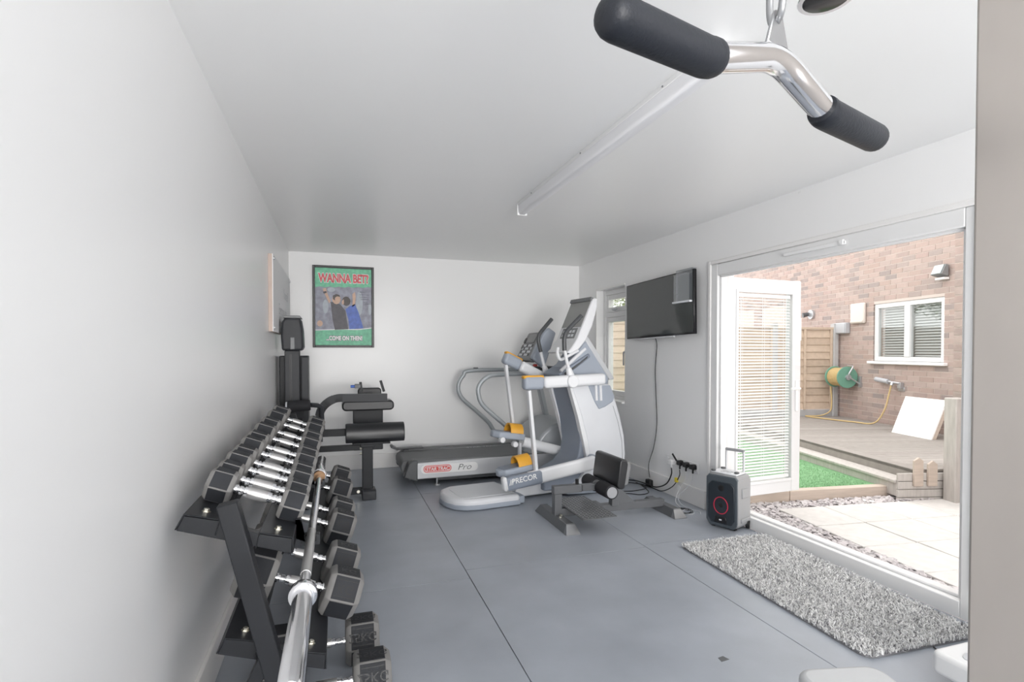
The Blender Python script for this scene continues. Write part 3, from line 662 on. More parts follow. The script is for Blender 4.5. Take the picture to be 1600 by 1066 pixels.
# ------------------------------------------------------------------ dumbbells (local x along the handle, resting on z = 0)
def hexpts(r): return [(r*math.cos(PI/6+k*PI/3), r*math.sin(PI/6+k*PI/3)) for k in range(6)]   # flats up are at +-90
def hexflat(r): return [(r*math.cos(k*PI/3), r*math.sin(k*PI/3)) for k in range(6)]           # flat top and bottom
def make_dumbbell(name, label, L, hw, ap, group, txt=None, roll=0, hr=.016):
    """L overall length, hw head thickness, ap hex apothem"""
    t = thing(name, label, 'dumbbell', group=group)
    r = ap/math.cos(PI/6); c = hw*.16
    for s in (-1, 1):
        xo, xi = s*L/2, s*(L/2-hw)
        rings = [(xo, r*.80), (xo-s*c, r*1.0), (xi+s*c*.8, r*1.0), (xi, r*.86)]
        g = G(); vs = []; fs = []
        for x, rr in rings:
            for p, q in hexflat(rr): vs.append((x, p, q + ap))
        for i in range(3):
            for k in range(6): fs.append((i*6+k, i*6+(k+1) % 6, (i+1)*6+(k+1) % 6, (i+1)*6+k))
        fs.append(tuple(range(5, -1, -1))); fs.append(tuple(18+k for k in range(6)))
        g.add(vs, fs)
        hd = obj('head', g, M['rim'], t, bev=ap*.05, seg=2, local=True)
        # raised dark face panels
        g = G()
        for k in range(6):
            a = PI/6 + k*PI/3
            n = Vector((0, math.cos(a), math.sin(a))); tt = Vector((0, -math.sin(a), math.cos(a)))
            ce = Vector(((xo+xi)/2, 0, ap)) + n*(ap+.0008); hx = hw*.5-c*1.05; hy = ap*.56*.92
            R = Matrix((Vector((1, 0, 0)), tt, n)).transposed()
            g.box(ce, (hx*2, hy*2, .0022), R)
        pn = obj('face_panel', g, M['rubber'], hd, bev=.0006, seg=1, local=True)
        if txt and s == 1:
            g = G()
            for k in (0, 1, 2):
                a = PI/6 + k*PI/3
                n = Vector((0, math.cos(a), math.sin(a))); tt = Vector((0, -math.sin(a), math.cos(a)))
                ce = Vector(((xo+xi)/2, 0, ap)) + n*(ap+.0026)
                q = text_g(txt, min(ap*.55, hw*1.5/max(2.2, len(txt))), ce - tt*ap*.16, Vector((1, 0, 0)), tt); g.add(q.v, q.f)
                for z in (-1, 1):
                    g.box(ce+tt*z*ap*.36, (hw*.6, .0022, .001), Matrix((Vector((1, 0, 0)), tt, n)).transposed())
            obj('lettering', g, M['black'], hd, local=True)
    li = L/2-hw
    prof = [(hr*.95, -li), (hr*.95, -li+.010), (hr*.72, -li+.012), (hr*.72, -li+.016), (hr*.9, -li+.018), (hr*.86, -li*.66), (hr*.7, -li*.64), (hr*.7, -li*.6), (hr*1.0, -li*.57), (hr*1.12, -li*.25), (hr*1.15, 0)]
    prof = prof + [(a, -b) for a, b in reversed(prof[:-1])]
    hn = obj('handle', G().lathe(prof, (0, 0, ap), (1, 0, 0), 18), M['chrome'], t, smooth=True, local=True)
    obj('knurling', G().lathe([(hr*1.09, -li*.42), (hr*1.14, -li*.25), (hr*1.17, 0), (hr*1.14, li*.25), (hr*1.09, li*.42)], (0, 0, ap), (1, 0, 0), 18), M['knurl'], hn, smooth=True, local=True)
    return t
ordn = ['first', 'second', 'third', 'fourth', 'fifth', 'sixth', 'seventh', 'eighth', 'ninth', 'tenth']
UP = [1.985, 2.115, 2.262, 2.402, 2.585, 2.755, 2.99, 3.225, 3.53, 3.80]
DB = {}
def place_db(t, tier, d, y):
    p = tier_pt(tier, d, .002-DROP*(d-.05)/.215, y)
    t.matrix_world = Matrix.Translation(p) @ Matrix.Rotation(DA, 4, 'Y')
def new_db(key, spec, label, group):
    if key not in DB:
        DB[key] = make_dumbbell('hex_dumbbell', label, *spec[:3], group, *spec[3:]); return DB[key]
    return copy_tree(DB[key], label=label)
for i, y in enumerate(UP):
    k = i//2
    sp = (.318+.004*k, .083+.006*k, .050+.0042*k, None, 0, .0165)
    t = new_db(('u', k), sp, 'black hex dumbbell with chrome handle, %s on the upper rack tier from the camera' % ordn[i], 'dumbbells on the upper tier')
    place_db(t, 'up', .166, y)
LOW = [2.10, 2.385, 2.87, 3.11, 3.60, 3.95]
for i, y in enumerate(LOW):
    k = i//2
    sp = (.435, .128, .078+.002*k, 'KG', 0, .0165)
    t = new_db(('l', k), sp, 'large black hex dumbbell, %s on the lower rack tier from the camera' % ordn[i], 'dumbbells on the lower tier')
    place_db(t, 'low', .175, y)
for i, (x, y) in enumerate(((-.068, 2.40), (-.045, 2.10))):
    t = new_db(('f', 0), (.47, .138, .088, '25KG', 0, .0165), 'heavy grey hex dumbbell on the floor, %s the camera' % ('farther from' if i == 0 else 'nearer to'), 'dumbbells on the floor')
    t.matrix_world = Matrix.Translation((x, y, .001))

# ------------------------------------------------------------------ barbell
BX, BZ = -.085, .703
bb = thing('barbell', 'chrome barbell lying along the front of the dumbbell rack', 'barbell', (BX, 2.2, BZ))
obj('shaft', G().cyl((BX, 1.47, BZ), (BX, 2.88, BZ), .0138, 18), M['chrome'], bb, smooth=True)
obj('knurling', G().cyl((BX, 1.60, BZ), (BX, 1.98, BZ), .0146, 18), M['knurl'], bb, smooth=True)
for y0, s in ((1.47, -1), (2.88, 1)):
    sl = obj('sleeve', G().lathe([(.0235, 0), (.0245, .01), (.0245, .40), (.020, .415), (.012, .418)], (BX, y0, BZ), (0, s, 0), 24), M['chrome'], bb, smooth=True)
    obj('collar', G().lathe([(.026, -.025), (.033, -.020), (.035, -.016), (.035, .008), (.031, .012), (.026, .014)], (BX, y0, BZ), (0, s, 0), 28), M['chrome'], sl, smooth=True)
obj('collar_clip', G().lathe([(.028, -.01), (.0285, .01)], (BX, 2.84, BZ), (0, 1, 0), 20), M['copper'], bb, smooth=True)

# ------------------------------------------------------------------ ceiling batten light
cl = thing('ceiling_light', 'long white batten light on the ceiling', 'ceiling light', (1.285, 2.7, H))
x0, x1 = 1.25, 1.325; y0, y1 = 1.60, 3.74
body = obj('spine', G().prism([(x0, H), (x1, H), (x1-.004, H-.022), (x0+.004, H-.022)], y0, y1, 'y'), M['white'], cl, bev=.003)
for y in (y0+.3, (y0+y1)/2, y1-.3): obj('clip_screw', G().cyl((x0+.001, y, H-.012), (x0-.002, y, H-.012), .004, 8), M['mgrey'], body)
obj('diffuser', G().prism([(x0+.004, H-.022), (x1-.004, H-.022), (x1-.006, H-.06), (x1-.012, H-.08), (x1-.022, H-.086), (x0+.022, H-.086), (x0+.012, H-.08), (x0+.006, H-.06)], y0+.004, y1-.004, 'y'), M['diff'], cl, bev=.002)
for y in (y0, y1-.006): obj('end_cap', G().bx(x0, x1, y, y+.006, H-.089, H), M['white'], cl, bev=.006)

# ------------------------------------------------------------------ cable machine, carabiner and pulley bar (close to the camera)
def pt(xr, d, up): return Vector((xr*math.cos(YAW)+d*math.sin(YAW), -xr*math.sin(YAW)+d*math.cos(YAW), CAM_H+up-PITCH*d))
bc = pt(.271, .560, .311)
UB = (pt(.366, .63, 0)-pt(.271, .56, 0)); UB.z = 0; UB.normalize(); UB0 = UB.copy(); UB.z = .043
cm = thing('cable_machine', 'brushed steel upright of the cable machine at the right picture edge', 'gym machine', (.75, .36, 0))
ux, uy = .689, .4275
obj('upright', G().bx(ux, ux+.09, uy-.10, uy, .012, 2.2), M['brushed'], cm, bev=.004)
obj('base_plate', G().bx(ux-.04, ux+.13, uy-.16, uy+.04, 0, .012), M['steel'], cm, bev=.002)
ptop = Vector((bc.x, bc.y, 2.08))
obj('boom', G().beam((ux+.045, uy-.05, 2.16), (bc.x-.02, bc.y+.004, 2.16), .05, .06), M['brushed'], cm, bev=.004)
obj('pulley', G().lathe([(.02, -.014), (.05, -.014), (.05, -.01), (.042, 0), (.05, .01), (.05, .014), (.02, .014)], ptop + UB*0, UB, 24), M['black'], cm, smooth=True)
obj('pulley_bracket', G().beam(ptop-Vector((0, 0, .01))+UB*.02, ptop+Vector((0, 0, .06))+UB*.02, .004, .03, up=UB).beam(ptop-Vector((0, 0, .01))-UB*.02, ptop+Vector((0, 0, .06))-UB*.02, .004, .03, up=UB), M['steel'], cm)
obj('cable', G().cyl((bc.x, bc.y, 1.735), (bc.x, bc.y, 2.04), .0025, 8), M['black'], cm)
sp_ = atd(1291, -18, .78)
obj('stop_collar', G().lathe([(.02, .0), (.034, .002), (.036, .006), (.034, .012), (.030, .014), (.034, .018), (.036, .026), (.03, .03), (.034, .034), (.034, .055), (.02, .07)], sp_ - Vector((0, 0, .018)), (0, 0, 1), 28), M['gloss_black'], cm, smooth=True)
obj('collar_ring', G().lathe([(.0365, .0015), (.0375, .003), (.0365, .0055)], sp_ - Vector((0, 0, .018)), (0, 0, 1), 28), M['chrome'], cm, smooth=True)
obj('stop_rod', G().cyl(sp_+Vector((0, 0, .03)), Vector((sp_.x, sp_.y, 2.14)), .008, 10).beam((sp_.x, sp_.y, 2.14), (ux+.03, uy-.03, 2.16), .03, .03), M['brushed'], cm)
# bar
lb = thing('pulley_bar', 'bent chrome pulley bar with two black rubber grips hanging from the ceiling cable', 'pulley bar', bc)
dz = Vector((0, 0, 1)); r_ = .0135
p_c = bc; pl1 = bc-UB*.121-dz*.034; pr1 = bc+UB*.110-dz*.034; pl2 = pl1-UB*.116-dz*.002; pr2 = pr1+UB*.132-dz*.002
path = fillet([pl2, pl1, p_c, pr1, pr2], [.0, .03, .03, .03, 0], 10)
obj('bar', G().tube(path, r_, 22), M['chrome'], lb, smooth=True)
for s, a, b in ((-1, pl1, pl2), (1, pr1, pr2)):
    st = a + (p_c-a).normalized()*.011
    pth = fillet([st, a, b], .03, 10); d = (b-a).normalized()
    pth = pth + [b + d*k for k in (.006, .011, .014, .0155)]
    n = len(pth)-4; rs = [.0162, .0172] + [.0172]*(n-2) + [.0163, .0139, .0097, .0035]
    obj('grip', G().tube(pth, rs, 22), M['grip'], lb, smooth=True)
xd = UB; zc = bc.z + r_*.7
prof = [(-.021, 0), (.021, 0), (.0085, .032), (.0055, .036), (0, .0378), (-.0055, .036), (-.0085, .032)]
nrm = Vector((-UB.y, UB.x, 0)); g = G()
hole = [(.0042*math.cos(k*PI/5), .0295+.0042*math.sin(k*PI/5)) for k in range(10)]
vs = [Vector((bc.x, bc.y, zc)) + UB*p + dz*q + nrm*s for s in (-.002, .002) for p, q in prof]
g.add(vs, [tuple(range(6, -1, -1)), tuple(range(7, 14))] + [(i, (i+1) % 7, 7+(i+1) % 7, 7+i) for i in range(7)])
obj('eye_plate', g, M['galv2'], lb, bev=.001, seg=1)
ca = thing('carabiner', 'steel carabiner clip above the pulley bar', 'carabiner', (bc.x, bc.y, zc+.03))
base = Vector((bc.x, bc.y, zc+.026))
# ring plane runs across the plate
rd = (nrm*.75 + UB*.66).normalized()
loop = [(.0, 0), (.012, .004), (.0185, .016), (.020, .034), (.017, .060), (.010, .074), (0, .078), (-.009, .073), (-.0135, .060), (-.0155, .030), (-.0125, .010), (-.007, .002)]
obj('clip', G().tube([base + rd*p + dz*q for p, q in [tuple(v.xy) for v in spline([(a, b, 0) for a, b in loop+[loop[0]]], 4)[:-1]]],   .0036, 10, closed=True), M['galv2'], ca, smooth=True)
obj('gate', G().cyl(base - rd*.0152 + dz*.030, base - rd*.0132 + dz*.062, .0042, 10), M['galv2'], ca, smooth=True)

# padded seat and white platform at the lower edge
bs = thing('bench_seat', 'light grey padded bench seat at the bottom edge of the picture', 'bench', (1.25, .95, 0))
g = G().prism(rrect(-.125, .125, -.2, .2, .05, 6), 0, .055, 'z', None)
sm = Matrix.Translation((1.262, .945, .40)) @ Matrix.Rotation(math.radians(-13), 4, 'Z')
obj('seat_pad', g.xf(sm), M['vinyl_grey'], bs, bev=.018, seg=4)
obj('seat_board', G().prism(rrect(-.12, .12, -.195, .195, .05, 5), -.014, .0, 'z').xf(sm), M['black'], bs)
obj('post', G().bx(1.235, 1.295, .9, .96, .02, .386), M['steel'], bs, bev=.004)
obj('base_bar', G().bx(1.235, 1.295, .68, 1.10, 0, .05), M['steel'], bs, bev=.004)
vp = thing('vibration_plate', 'white rounded platform with grey foot pads at the lower right edge', 'exercise platform', (2.52, 1.2, 0))
obj('platform', G().prism(rrect(2.235, 2.80, .93, 1.515, .03, 5), .055, .145, 'z'), M['white'], vp, bev=.018, seg=4)
for cx, cy in ((2.335, 1.412), (2.455, 1.462)):
    obj('foot_pad', G().prism([(cx+.055*math.cos(a*PI/12), cy+.034*math.sin(a*PI/12)) for a in range(24)], .144, .1475, 'z'), M['silver'], vp, bev=.0015)
for x, y in ((2.34, 1.36), (2.34, 1.02), (2.70, 1.36), (2.70, 1.02)):
    obj('wheel', G().cyl((x-.03, y, .028), (x+.03, y, .028), .028, 16), M['black'], vp, bev=.004)
    obj('bracket', G().bx(x-.04, x+.04, y-.015, y+.015, .03, .058), M['dgrey'], vp)
pc = obj('platform_cable', G().tube(spline([(2.55, 1.516, .08), (2.56, 1.56, .02), (2.50, 1.62, .004), (2.53, 1.70, .004)], 6), .003, 6), M['black'], smooth=True)
tag(pc, 'thin black cable between the rug and the white platform', 'cable')

# ------------------------------------------------------------------ poster and wall sign
po = thing('framed_poster', 'black framed football poster reading WANNA BET? on the end wall', 'poster', (.078, YB-.03, 1.36))
px0, px1, pz0, pz1 = -.245, .402, 1.365, 2.262; py = YB-.022
obj('frame', frame_x(px0, px1, pz0, pz1, .026, .026, .026, .026, py-.012, YB-.001), M['black'], po, bev=.003)
def flat(name, pts, m, k, label=None):
    g = G().prism([(p, q) for p, q in pts], py-.0006*k-.0005, py-.0006*k, 'y'); return obj(name, g, m, po, label=label)
ix0, ix1, iz0, iz1 = px0+.026, px1-.026, pz0+.026, pz1-.026; iw, ih = ix1-ix0, iz1-iz0
def P(u, v): return (ix0+iw*u, iz1-ih*v)
mg = mat('poster_green', srgb(118, 196, 160), .45, var=.22, vscale=30); mp_ = mat('poster_crowd', srgb(150, 152, 166), .45, var=.35, vscale=18)
msk = mat('poster_skin', srgb(206, 172, 150), .45, var=.1, vscale=30); mbk = mat('poster_black_shirt', srgb(80, 78, 84), .45, var=.25, vscale=25)
mbl = mat('poster_blue_shirt', srgb(84, 112, 192), .45, var=.25, vscale=25); mhair = mat('poster_hair', srgb(70, 62, 60), .45); mrd = mat('poster_red', srgb(214, 92, 96), .45); mhl = mat('poster_highlight', srgb(176, 184, 192), .45, var=.1, vscale=30)
obj('backing', G().bx(ix0, ix1, py, YB-.001, iz0, iz1), mg, po)
torn = [P(0, .255)] + [P(k/12, .255-.012*(k % 2)-.012*k/12) for k in range(1, 12)] + [P(1, .235)] + [P(1, .775)] + [P(1-k/12, .775+.03*k/12+.01*(k % 2)) for k in range(1, 12)] + [P(0, .815)]
flat('photo_print', torn, mp_, 1)
flat('photo_print', [P(.0, .81), P(.0, .802), P(.25, .795), P(.5, .785), P(.75, .79), P(1, .765), P(1, .775), P(.75, .80), P(.5, .797), P(.25, .805)], M['white'], 2)
for u, v, a, b in ((.18, .5, .05, .09), (.78, .45, .06, .16), (.28, .28, .07, .03), (.97, .52, .03, .08), (.08, .72, .05, .04)):
    flat('photo_print', [P(u+a*math.cos(k*PI/6), v+b*math.sin(k*PI/6)) for k in range(12)], mhl if v < .7 else msk, 2)
# two anonymous figures with raised arms
flat('photo_print', [P(.27, .44), P(.34, .44), P(.44, .47), (P(.53, .55)), P(.55, .66), P(.58, .79), P(.34, .80), P(.30, .66)], mbk, 3)
flat('photo_print', [P(.53, .53), P(.60, .49), P(.70, .46), P(.76, .56), P(.82, .70), P(.85, .775), P(.60, .79), P(.58, .66)], mbl, 3)
flat('photo_print', [P(.13, .27), P(.19, .26), P(.205, .31), P(.27, .43), P(.245, .46), P(.16, .33)], msk, 3)
flat('photo_print', [P(.655, .33), P(.70, .30), P(.715, .36), P(.70, .47), P(.65, .50), P(.66, .42)], msk, 3)
flat('photo_print', [P(.31+.075*math.cos(k*PI/6)+.06, .405+.062*math.sin(k*PI/6)) for k in range(12)], msk, 4)
flat('photo_print', [P(.31, .40), P(.31, .355), P(.37, .335), (P(.42, .345)), P(.44, .37), P(.38, .365), P(.345, .385), P(.345, .42)], mhair, 5)
flat('photo_print', [P(.545+.075*math.cos(k*PI/6), .425+.062*math.sin(k*PI/6)) for k in range(12)], mhair, 4)
flat('photo_print', [P(.47, .42), P(.50, .40), P(.505, .45), P(.49, .475), P(.465, .455)], msk, 5)
flat('photo_print', [P(.135, .31), P(.195, .30), P(.2, .325), P(.15, .335)], mbk, 5)
def ptext(name, s, size, u, v, m, k, off=0, sx=1):
    x, z = P(u, v); o = obj(name, text_g(s, size, (x, py-.0006*k-.001, z), (sx, 0, 0), (0, 0, 1), off=off), m, po); return o
ptext('headline', 'WANNA BET?', .128, .505, .18, M['white'], 3, .011, .66); ptext('headline', 'WANNA BET?', .128, .505, .18, mrd, 4, .005, .66)
ptext('footline', '...COME ON THEN!', .066, .51, .935, M['dgrey'], 3, .007, .68); ptext('footline', '...COME ON THEN!', .066, .51, .935, M['white'], 4, .003, .68)
g = G()
for i, (u, v, l) in enumerate(((.78, .30, .10), (.78, .335, .17), (.78, .365, .14), (.80, .395, .15), (.84, .43, .08), (.88, .455, .12))):
    x, z = P(u, v); g.tube([Vector((x+iw*l*k/14, py-.004, z+.005*math.sin(k*2.3+i))) for k in range(15)], .0012, 4)
obj('signature', g, M['dgrey'], po)
sg = thing('wall_sign', 'white canvas sign with pale grey lettering high on the left wall', 'sign', (XL+.02, 5.2, 1.45))
sy0, sy1, sz0, sz1 = 4.44, 5.98, 1.475, 2.06
obj('stretcher_edge', G().bx(XL, XL+.028, sy0, sy1, sz0, sz1), M['oak'], sg, bev=.002)
cv = obj('face', G().bx(XL+.028, XL+.034, sy0, sy1, sz0, sz1), M['canvas'], sg)
for y, z in ((sy0+.04, sz1-.03), (sy1-.04, sz1-.03), (sy0+.04, sz0+.03), (sy1-.04, sz0+.03)):
    obj('stand_off', G().cyl((XL+.034, y, z), (XL+.042, y, z), .012, 10), M['galv'], cv)
g = text_g('Yourself', .13, (XL+.0345, 5.50, 1.80), (0, 1, 0), (0, 0, 1)); q = text_g('Everyone else', .13, (XL+.0345, 5.22, 1.635), (0, 1, 0), (0, 0, 1)); g.add(q.v, q.f)
obj('lettering', g, M['letters'], cv)

# ------------------------------------------------------------------ television, leaflet holder, sockets and cables
TX = XR-.075
tv = thing('television', 'flat black television mounted on the right wall', 'television', (XR-.04, 4.4, 1.45))
Tm = Matrix.Translation((TX, 4.42, 1.735)) @ Matrix.Rotation(math.radians(-1.2), 4, 'X')
def tvg(g): return g.xf(Tm)
obj('casing', tvg(G().bx(0, .03, -.555, .555, -.275, .275)), M['gloss_black'], tv, bev=.004)
obj('screen', tvg(G().bx(-.0025, .001, -.543, .543, -.258, .264)), M['screen'], tv)
obj('stand_bar', tvg(G().bx(-.004, .02, -.26, .32, -.289, -.276)), M['silver'], tv, bev=.002)
obj('wall_mount', G().bx(TX+.03, XR, 4.2, 4.64, 1.6, 1.86), M['steel'], tv)
ho = thing('leaflet_holder', 'clear acrylic holder hooked over the top corner of the television', 'holder', (TX-.02, 3.98, 1.75))
hy0, hy1 = 3.875, 4.105
obj('back_sheet', G().bx(TX-.012, TX-.009, hy0, hy1, 1.75, 2.03).bx(TX-.012, TX+.035, hy0, hy1, 2.027, 2.03), M['acrylic'], ho)
obj('front_sheet', G().bx(TX-.035, TX-.032, hy0+.01, hy1, 1.75, 1.99), M['acrylic'], ho)
obj('lower_lip', G().bx(TX-.037, TX-.009, hy0, hy1+.02, 1.742, 1.757), M['lgrey'], ho, bev=.002)
def sock(name, label, y0, y1, n):
    t = thing(name, label, 'socket', (XR, (y0+y1)/2, .27), group='wall sockets')
    pl = obj('face_plate', G().bx(XR-.010, XR, y0, y1, .275, .362), M['white'], t, bev=.003)
    for k in range(n):
        y = y0+(y1-y0)*(k+.5)/n
        obj('switch', G().bx(XR-.0145, XR-.009, y+.012, y+.026, .335, .352), M['white'], pl, bev=.001)
        obj('pin_hole', G().bx(XR-.0105, XR-.0098, y-.004, y+.004, .318, .33).bx(XR-.0105, XR-.0098, y-.018, y-.006, .296, .302).bx(XR-.0105, XR-.0098, y+.006, y+.018, .296, .302), M['black'], pl)
sock('wall_socket', 'white double socket under the television, farther one with a white adapter', 4.185, 4.345, 2)
sock('wall_socket', 'white double socket beside the door frame with two black plugs', 3.885, 4.155, 3)
def lead(name, label, y, z, pm, cmat, pts, r=.004, plug=True, extra=None):
    t = thing(name, label, 'cable', (XR-.03, y, 0), group='leads under the television')
    if plug:
        obj('plug', G().prism([(y-.026, z-.014), (y+.026, z-.014), (y+.026, z+.016), (y+.014, z+.028), (y-.014, z+.028), (y-.026, z+.016)], XR-.052, XR-.0105, 'x').cyl((XR-.032, y, z-.012), (XR-.032, y, z-.05), .008, 10), pm, t, bev=.005)
    obj('cord', G().tube(spline(pts, 8), r, 7), cmat, t, smooth=True)
    return t
X = XR-.034
lead('power_lead', 'thick black lead with white plug at the farther wall socket', 4.235, .31, M['white'], M['black'], [(X, 4.235, .27), (X, 4.235, .2), (X-.01, 4.30, .10), (X-.02, 4.45, .035), (X-.03, 4.62, .03), (2.88, 4.85, .008), (2.72, 4.98, .006), (2.55, 5.1, .006)], .006)
t = lead('power_lead', 'black plug and lead with a yellow tag under the television', 4.11, .325, M['black'], M['black'], [(X, 4.11, .27), (X, 4.115, .21), (X-.01, 4.2, .10), (X-.02, 4.36, .02), (X-.02, 4.56, .012), (2.84, 4.74, .006), (2.66, 4.86, .006), (2.5, 4.96, .006)], .0045)
obj('tag', G().bx(X-.016, X+.006, 4.135, 4.165, .15, .19), M['yellow'], t, bev=.002)
obj('key', G().beam((XR-.045, 4.14, .345), (XR-.055, 4.19, .40), .008, .014), M['black'], t)
t = lead('charger_lead', 'black plug with thin white lead, middle plug by the door frame', 4.02, .325, M['black'], M['white'], [(X, 4.02, .27), (X, 4.03, .2), (X-.02, 4.07, .12), (X-.05, 4.08, .05), (2.82, 4.05, .005), (2.76, 3.9, .004)], .0028)
obj('tag', G().box((X-.03, 4.075, .115), (.003, .045, .045), Matrix.Rotation(.7, 3, 'X')), M['white'], t)
lead('charger_lead', 'black plug with thin grey lead, plug nearest the door frame', 3.925, .325, M['black'], M['lgrey'], [(X, 3.925, .27), (X, 3.93, .22), (X-.02, 3.98, .14), (X-.05, 4.05, .06), (2.84, 4.02, .006), (2.80, 3.86, .004), (2.78, 3.74, .004), (2.72, 3.70, .004), (2.70, 3.78, .004), (2.76, 3.83, .004), (2.84, 3.76, .004), (2.80, 3.68, .004)], .0025)
t = lead('television_lead', 'thin black lead hanging from the television to the skirting', 4.5, 1.4, M['black'], M['black'], [(XR-.03, 4.52, 1.47), (XR-.008, 4.52, 1.38), (XR-.008, 4.545, 1.15), (XR-.008, 4.53, .9), (XR-.008, 4.515, .62), (XR-.01, 4.56, .4), (XR-.028, 4.62, .22), (XR-.03, 4.60, .09)], .0035, plug=False)
obj('inline_plug', G().bx(XR-.062, XR-.020, 4.55, 4.63, .012, .075), M['black'], t, bev=.008)
for i, (a, b, c) in enumerate((((2.58, 4.42, .004), (2.66, 4.36, .004), (2.78, 4.42, .004)), ((2.55, 4.52, .004), (2.68, 4.50, .004), (2.84, 4.56, .004)))):
    o = obj('loose_cable', G().tube(spline([(2.42, 4.50+.08*i, .005), a, b, c, (2.86, 4.70+.08*i, .005)], 6), .004, 6), M['black'], smooth=True)
    tag(o, ['black cable loop on the floor behind the squat bench, nearer strand', 'black cable on the floor behind the squat bench, farther strand'][i], 'cable', 'cables on the floor')
cb = obj('coiled_cable', G().tube([(2.70+.07*math.cos(a*.35)+.004*a/6, 3.80+.055*math.sin(a*.35)*(1+.01*a), .004+.0006*a/6) for a in range(50)], .0026, 6), M['black'], smooth=True)
tag(cb, 'thin black cable coiled on the floor beside the speaker', 'cable')

# ------------------------------------------------------------------ rug
ru = thing('shaggy_rug', 'rectangular grey shaggy rug in front of the patio door', 'rug', (2.53, 2.41, 0), math.radians(-2))
rx, ry = .345, .705
obj('backing', G().prism(rrect(-rx, rx, -ry, ry, .05, 5), .001, .010, 'z'), M['rugback'], ru, local=True)
g = G(); rr = random.Random(11)
vs, fs = [], []
def inside(x, y):
    ax, ay = abs(x), abs(y)
    if ax > rx-.05 and ay > ry-.05: return (ax-rx+.05)**2+(ay-ry+.05)**2 < .0028
    return ax < rx+.002 and ay < ry+.002
n = 0
while n < 34000:
    x, y = rr.uniform(-rx-.002, rx+.002), rr.uniform(-ry-.002, ry+.002)
    if not inside(x, y): continue
    n += 1
    h = rr.uniform(.012, .024); a = rr.random()*2*PI; wv = Vector((math.cos(a), math.sin(a), 0))*rr.uniform(.0016, .003); ln = Vector((rr.gauss(0, .009), rr.gauss(0, .009), 0))
    b = Vector((x, y, .009)); m_ = b+ln*.5+Vector((0, 0, h*.7)); t_ = b+ln*1.3+Vector((0, 0, h))
    k = len(vs); vs += [b-wv, b+wv, m_+wv, m_-wv, t_]; fs += [(k, k+1, k+2, k+3), (k+3, k+2, k+4)]
g.v = vs; g.f = fs
pl = obj('pile', g, M['pile'], ru, local=True); pl['kind'] = 'stuff'

# ------------------------------------------------------------------ trolley speaker
A = math.atan2(-.229, .091)     # along the front from far to near
sk = thing('trolley_speaker', 'grey portable trolley speaker with a red ring by the door threshold', 'speaker', (2.663+.02, 3.463, 0), A)
# local x: along the front (far to near), local y: away into depth (left of x) -> +x room
SW, SDp, SH = .25, .185, .405
fr = rrect(0, SW, .018, SH, .03, 3)
obj('case', G().prism(fr, .012, SDp, 'y'), M['spk'], sk, bev=.012, seg=3, local=True)
obj('front_frame', G().prism([(.0, .05), (.03, .012), (SW-.03, .012), (SW, .05), (SW, SH-.03), (SW-.02, SH-.01), (.02, SH-.01), (0, SH-.03)], -.004, .02, 'y'), M['frame2'], sk, bev=.006, local=True)
gr = obj('grille', G().prism([(.022, .075), (.045, .038), (SW-.045, .038), (SW-.022, .075), (SW-.022, SH-.085), (SW-.05, SH-.055), (.05, SH-.055), (.022, SH-.085)], -.012, .0, 'y'), M['cone'], sk, bev=.004, local=True)
cx, cz = SW/2, .175
obj('led_ring', G().tube([(cx+.055*math.cos(a*PI/16), -.013, cz+.062*math.sin(a*PI/16)) for a in range(32)], .0036, 6, closed=True), M['redled'], gr, smooth=True, local=True)
obj('woofer', G().lathe([(.052, 0), (.02, -.006), (.016, .004), (.004, .008)], (cx, -.010, cz), (0, -1, 0), 24), M['black'], gr, smooth=True, local=True)
obj('tweeter', G().lathe([(.024, 0), (.012, .003), (.004, .002)], (cx, -.012, .305), (0, -1, 0), 18), M['black'], gr, smooth=True, local=True)
obj('badge_panel', G().prism([(.075, .045), (.175, .045), (.165, .092), (.085, .092)], -.017, -.011, 'y'), M['gloss_black'], gr, bev=.002, local=True)
obj('badge', G().bx(.115, .135, -.0185, -.017, .064, .074), M['lgrey'], gr, local=True)
obj('corner_post', G().bx(SW-.012, SW+.004, .0, SDp, .04, SH-.03), M['spk'], sk, bev=.006, local=True)
obj('side_handle', G().bx(SW+.002, SW+.012, .05, SDp-.03, .24, .31), M['spk'], sk, bev=.006, local=True)
obj('side_rib', G().bx(SW+.002, SW+.014, .04, SDp-.01, .06, .09), M['spk'], sk, bev=.006, local=True)
tp = obj('top_panel', G().bx(.02, SW-.02, .02, SDp-.02, SH, SH+.012), M['lgrey'], sk, bev=.006, local=True)
for x, y in ((.04, .03), (SW-.04, .06), (.05, SDp-.03)): obj('knob', G().cyl((x, y, SH+.012), (x, y, SH+.024), .018, 16), M['dgrey'], tp, bev=.003, local=True)
obj('button', G().bx(.09, .17, .04, .06, SH+.012, SH+.016).bx(.09, .17, .08, .1, SH+.012, SH+.016), M['silver'], tp, bev=.001, local=True)
obj('trolley_handle', G().tube(fillet([(.065, SDp-.012, SH-.02), (.065, SDp-.012, SH+.165), (.205, SDp-.012, SH+.165), (.205, SDp-.012, SH-.02)], .022), .0085, 10), M['silver'], sk, smooth=True, local=True)
obj('hand_grip', G().tube([(.062, SDp-.012, SH+.165), (.208, SDp-.012, SH+.165)], .0115, 12), M['spk'], sk, smooth=True, local=True)
for x in (-.012, SW-.012): obj('wheel', G().cyl((x+.0, SDp-.02, .035), (x+.024, SDp-.02, .035), .035, 18), M['black'], sk, bev=.004, local=True)
for x in (.03, SW-.06): obj('foot', G().bx(x, x+.03, .02, .05, 0, .02), M['black'], sk, local=True)

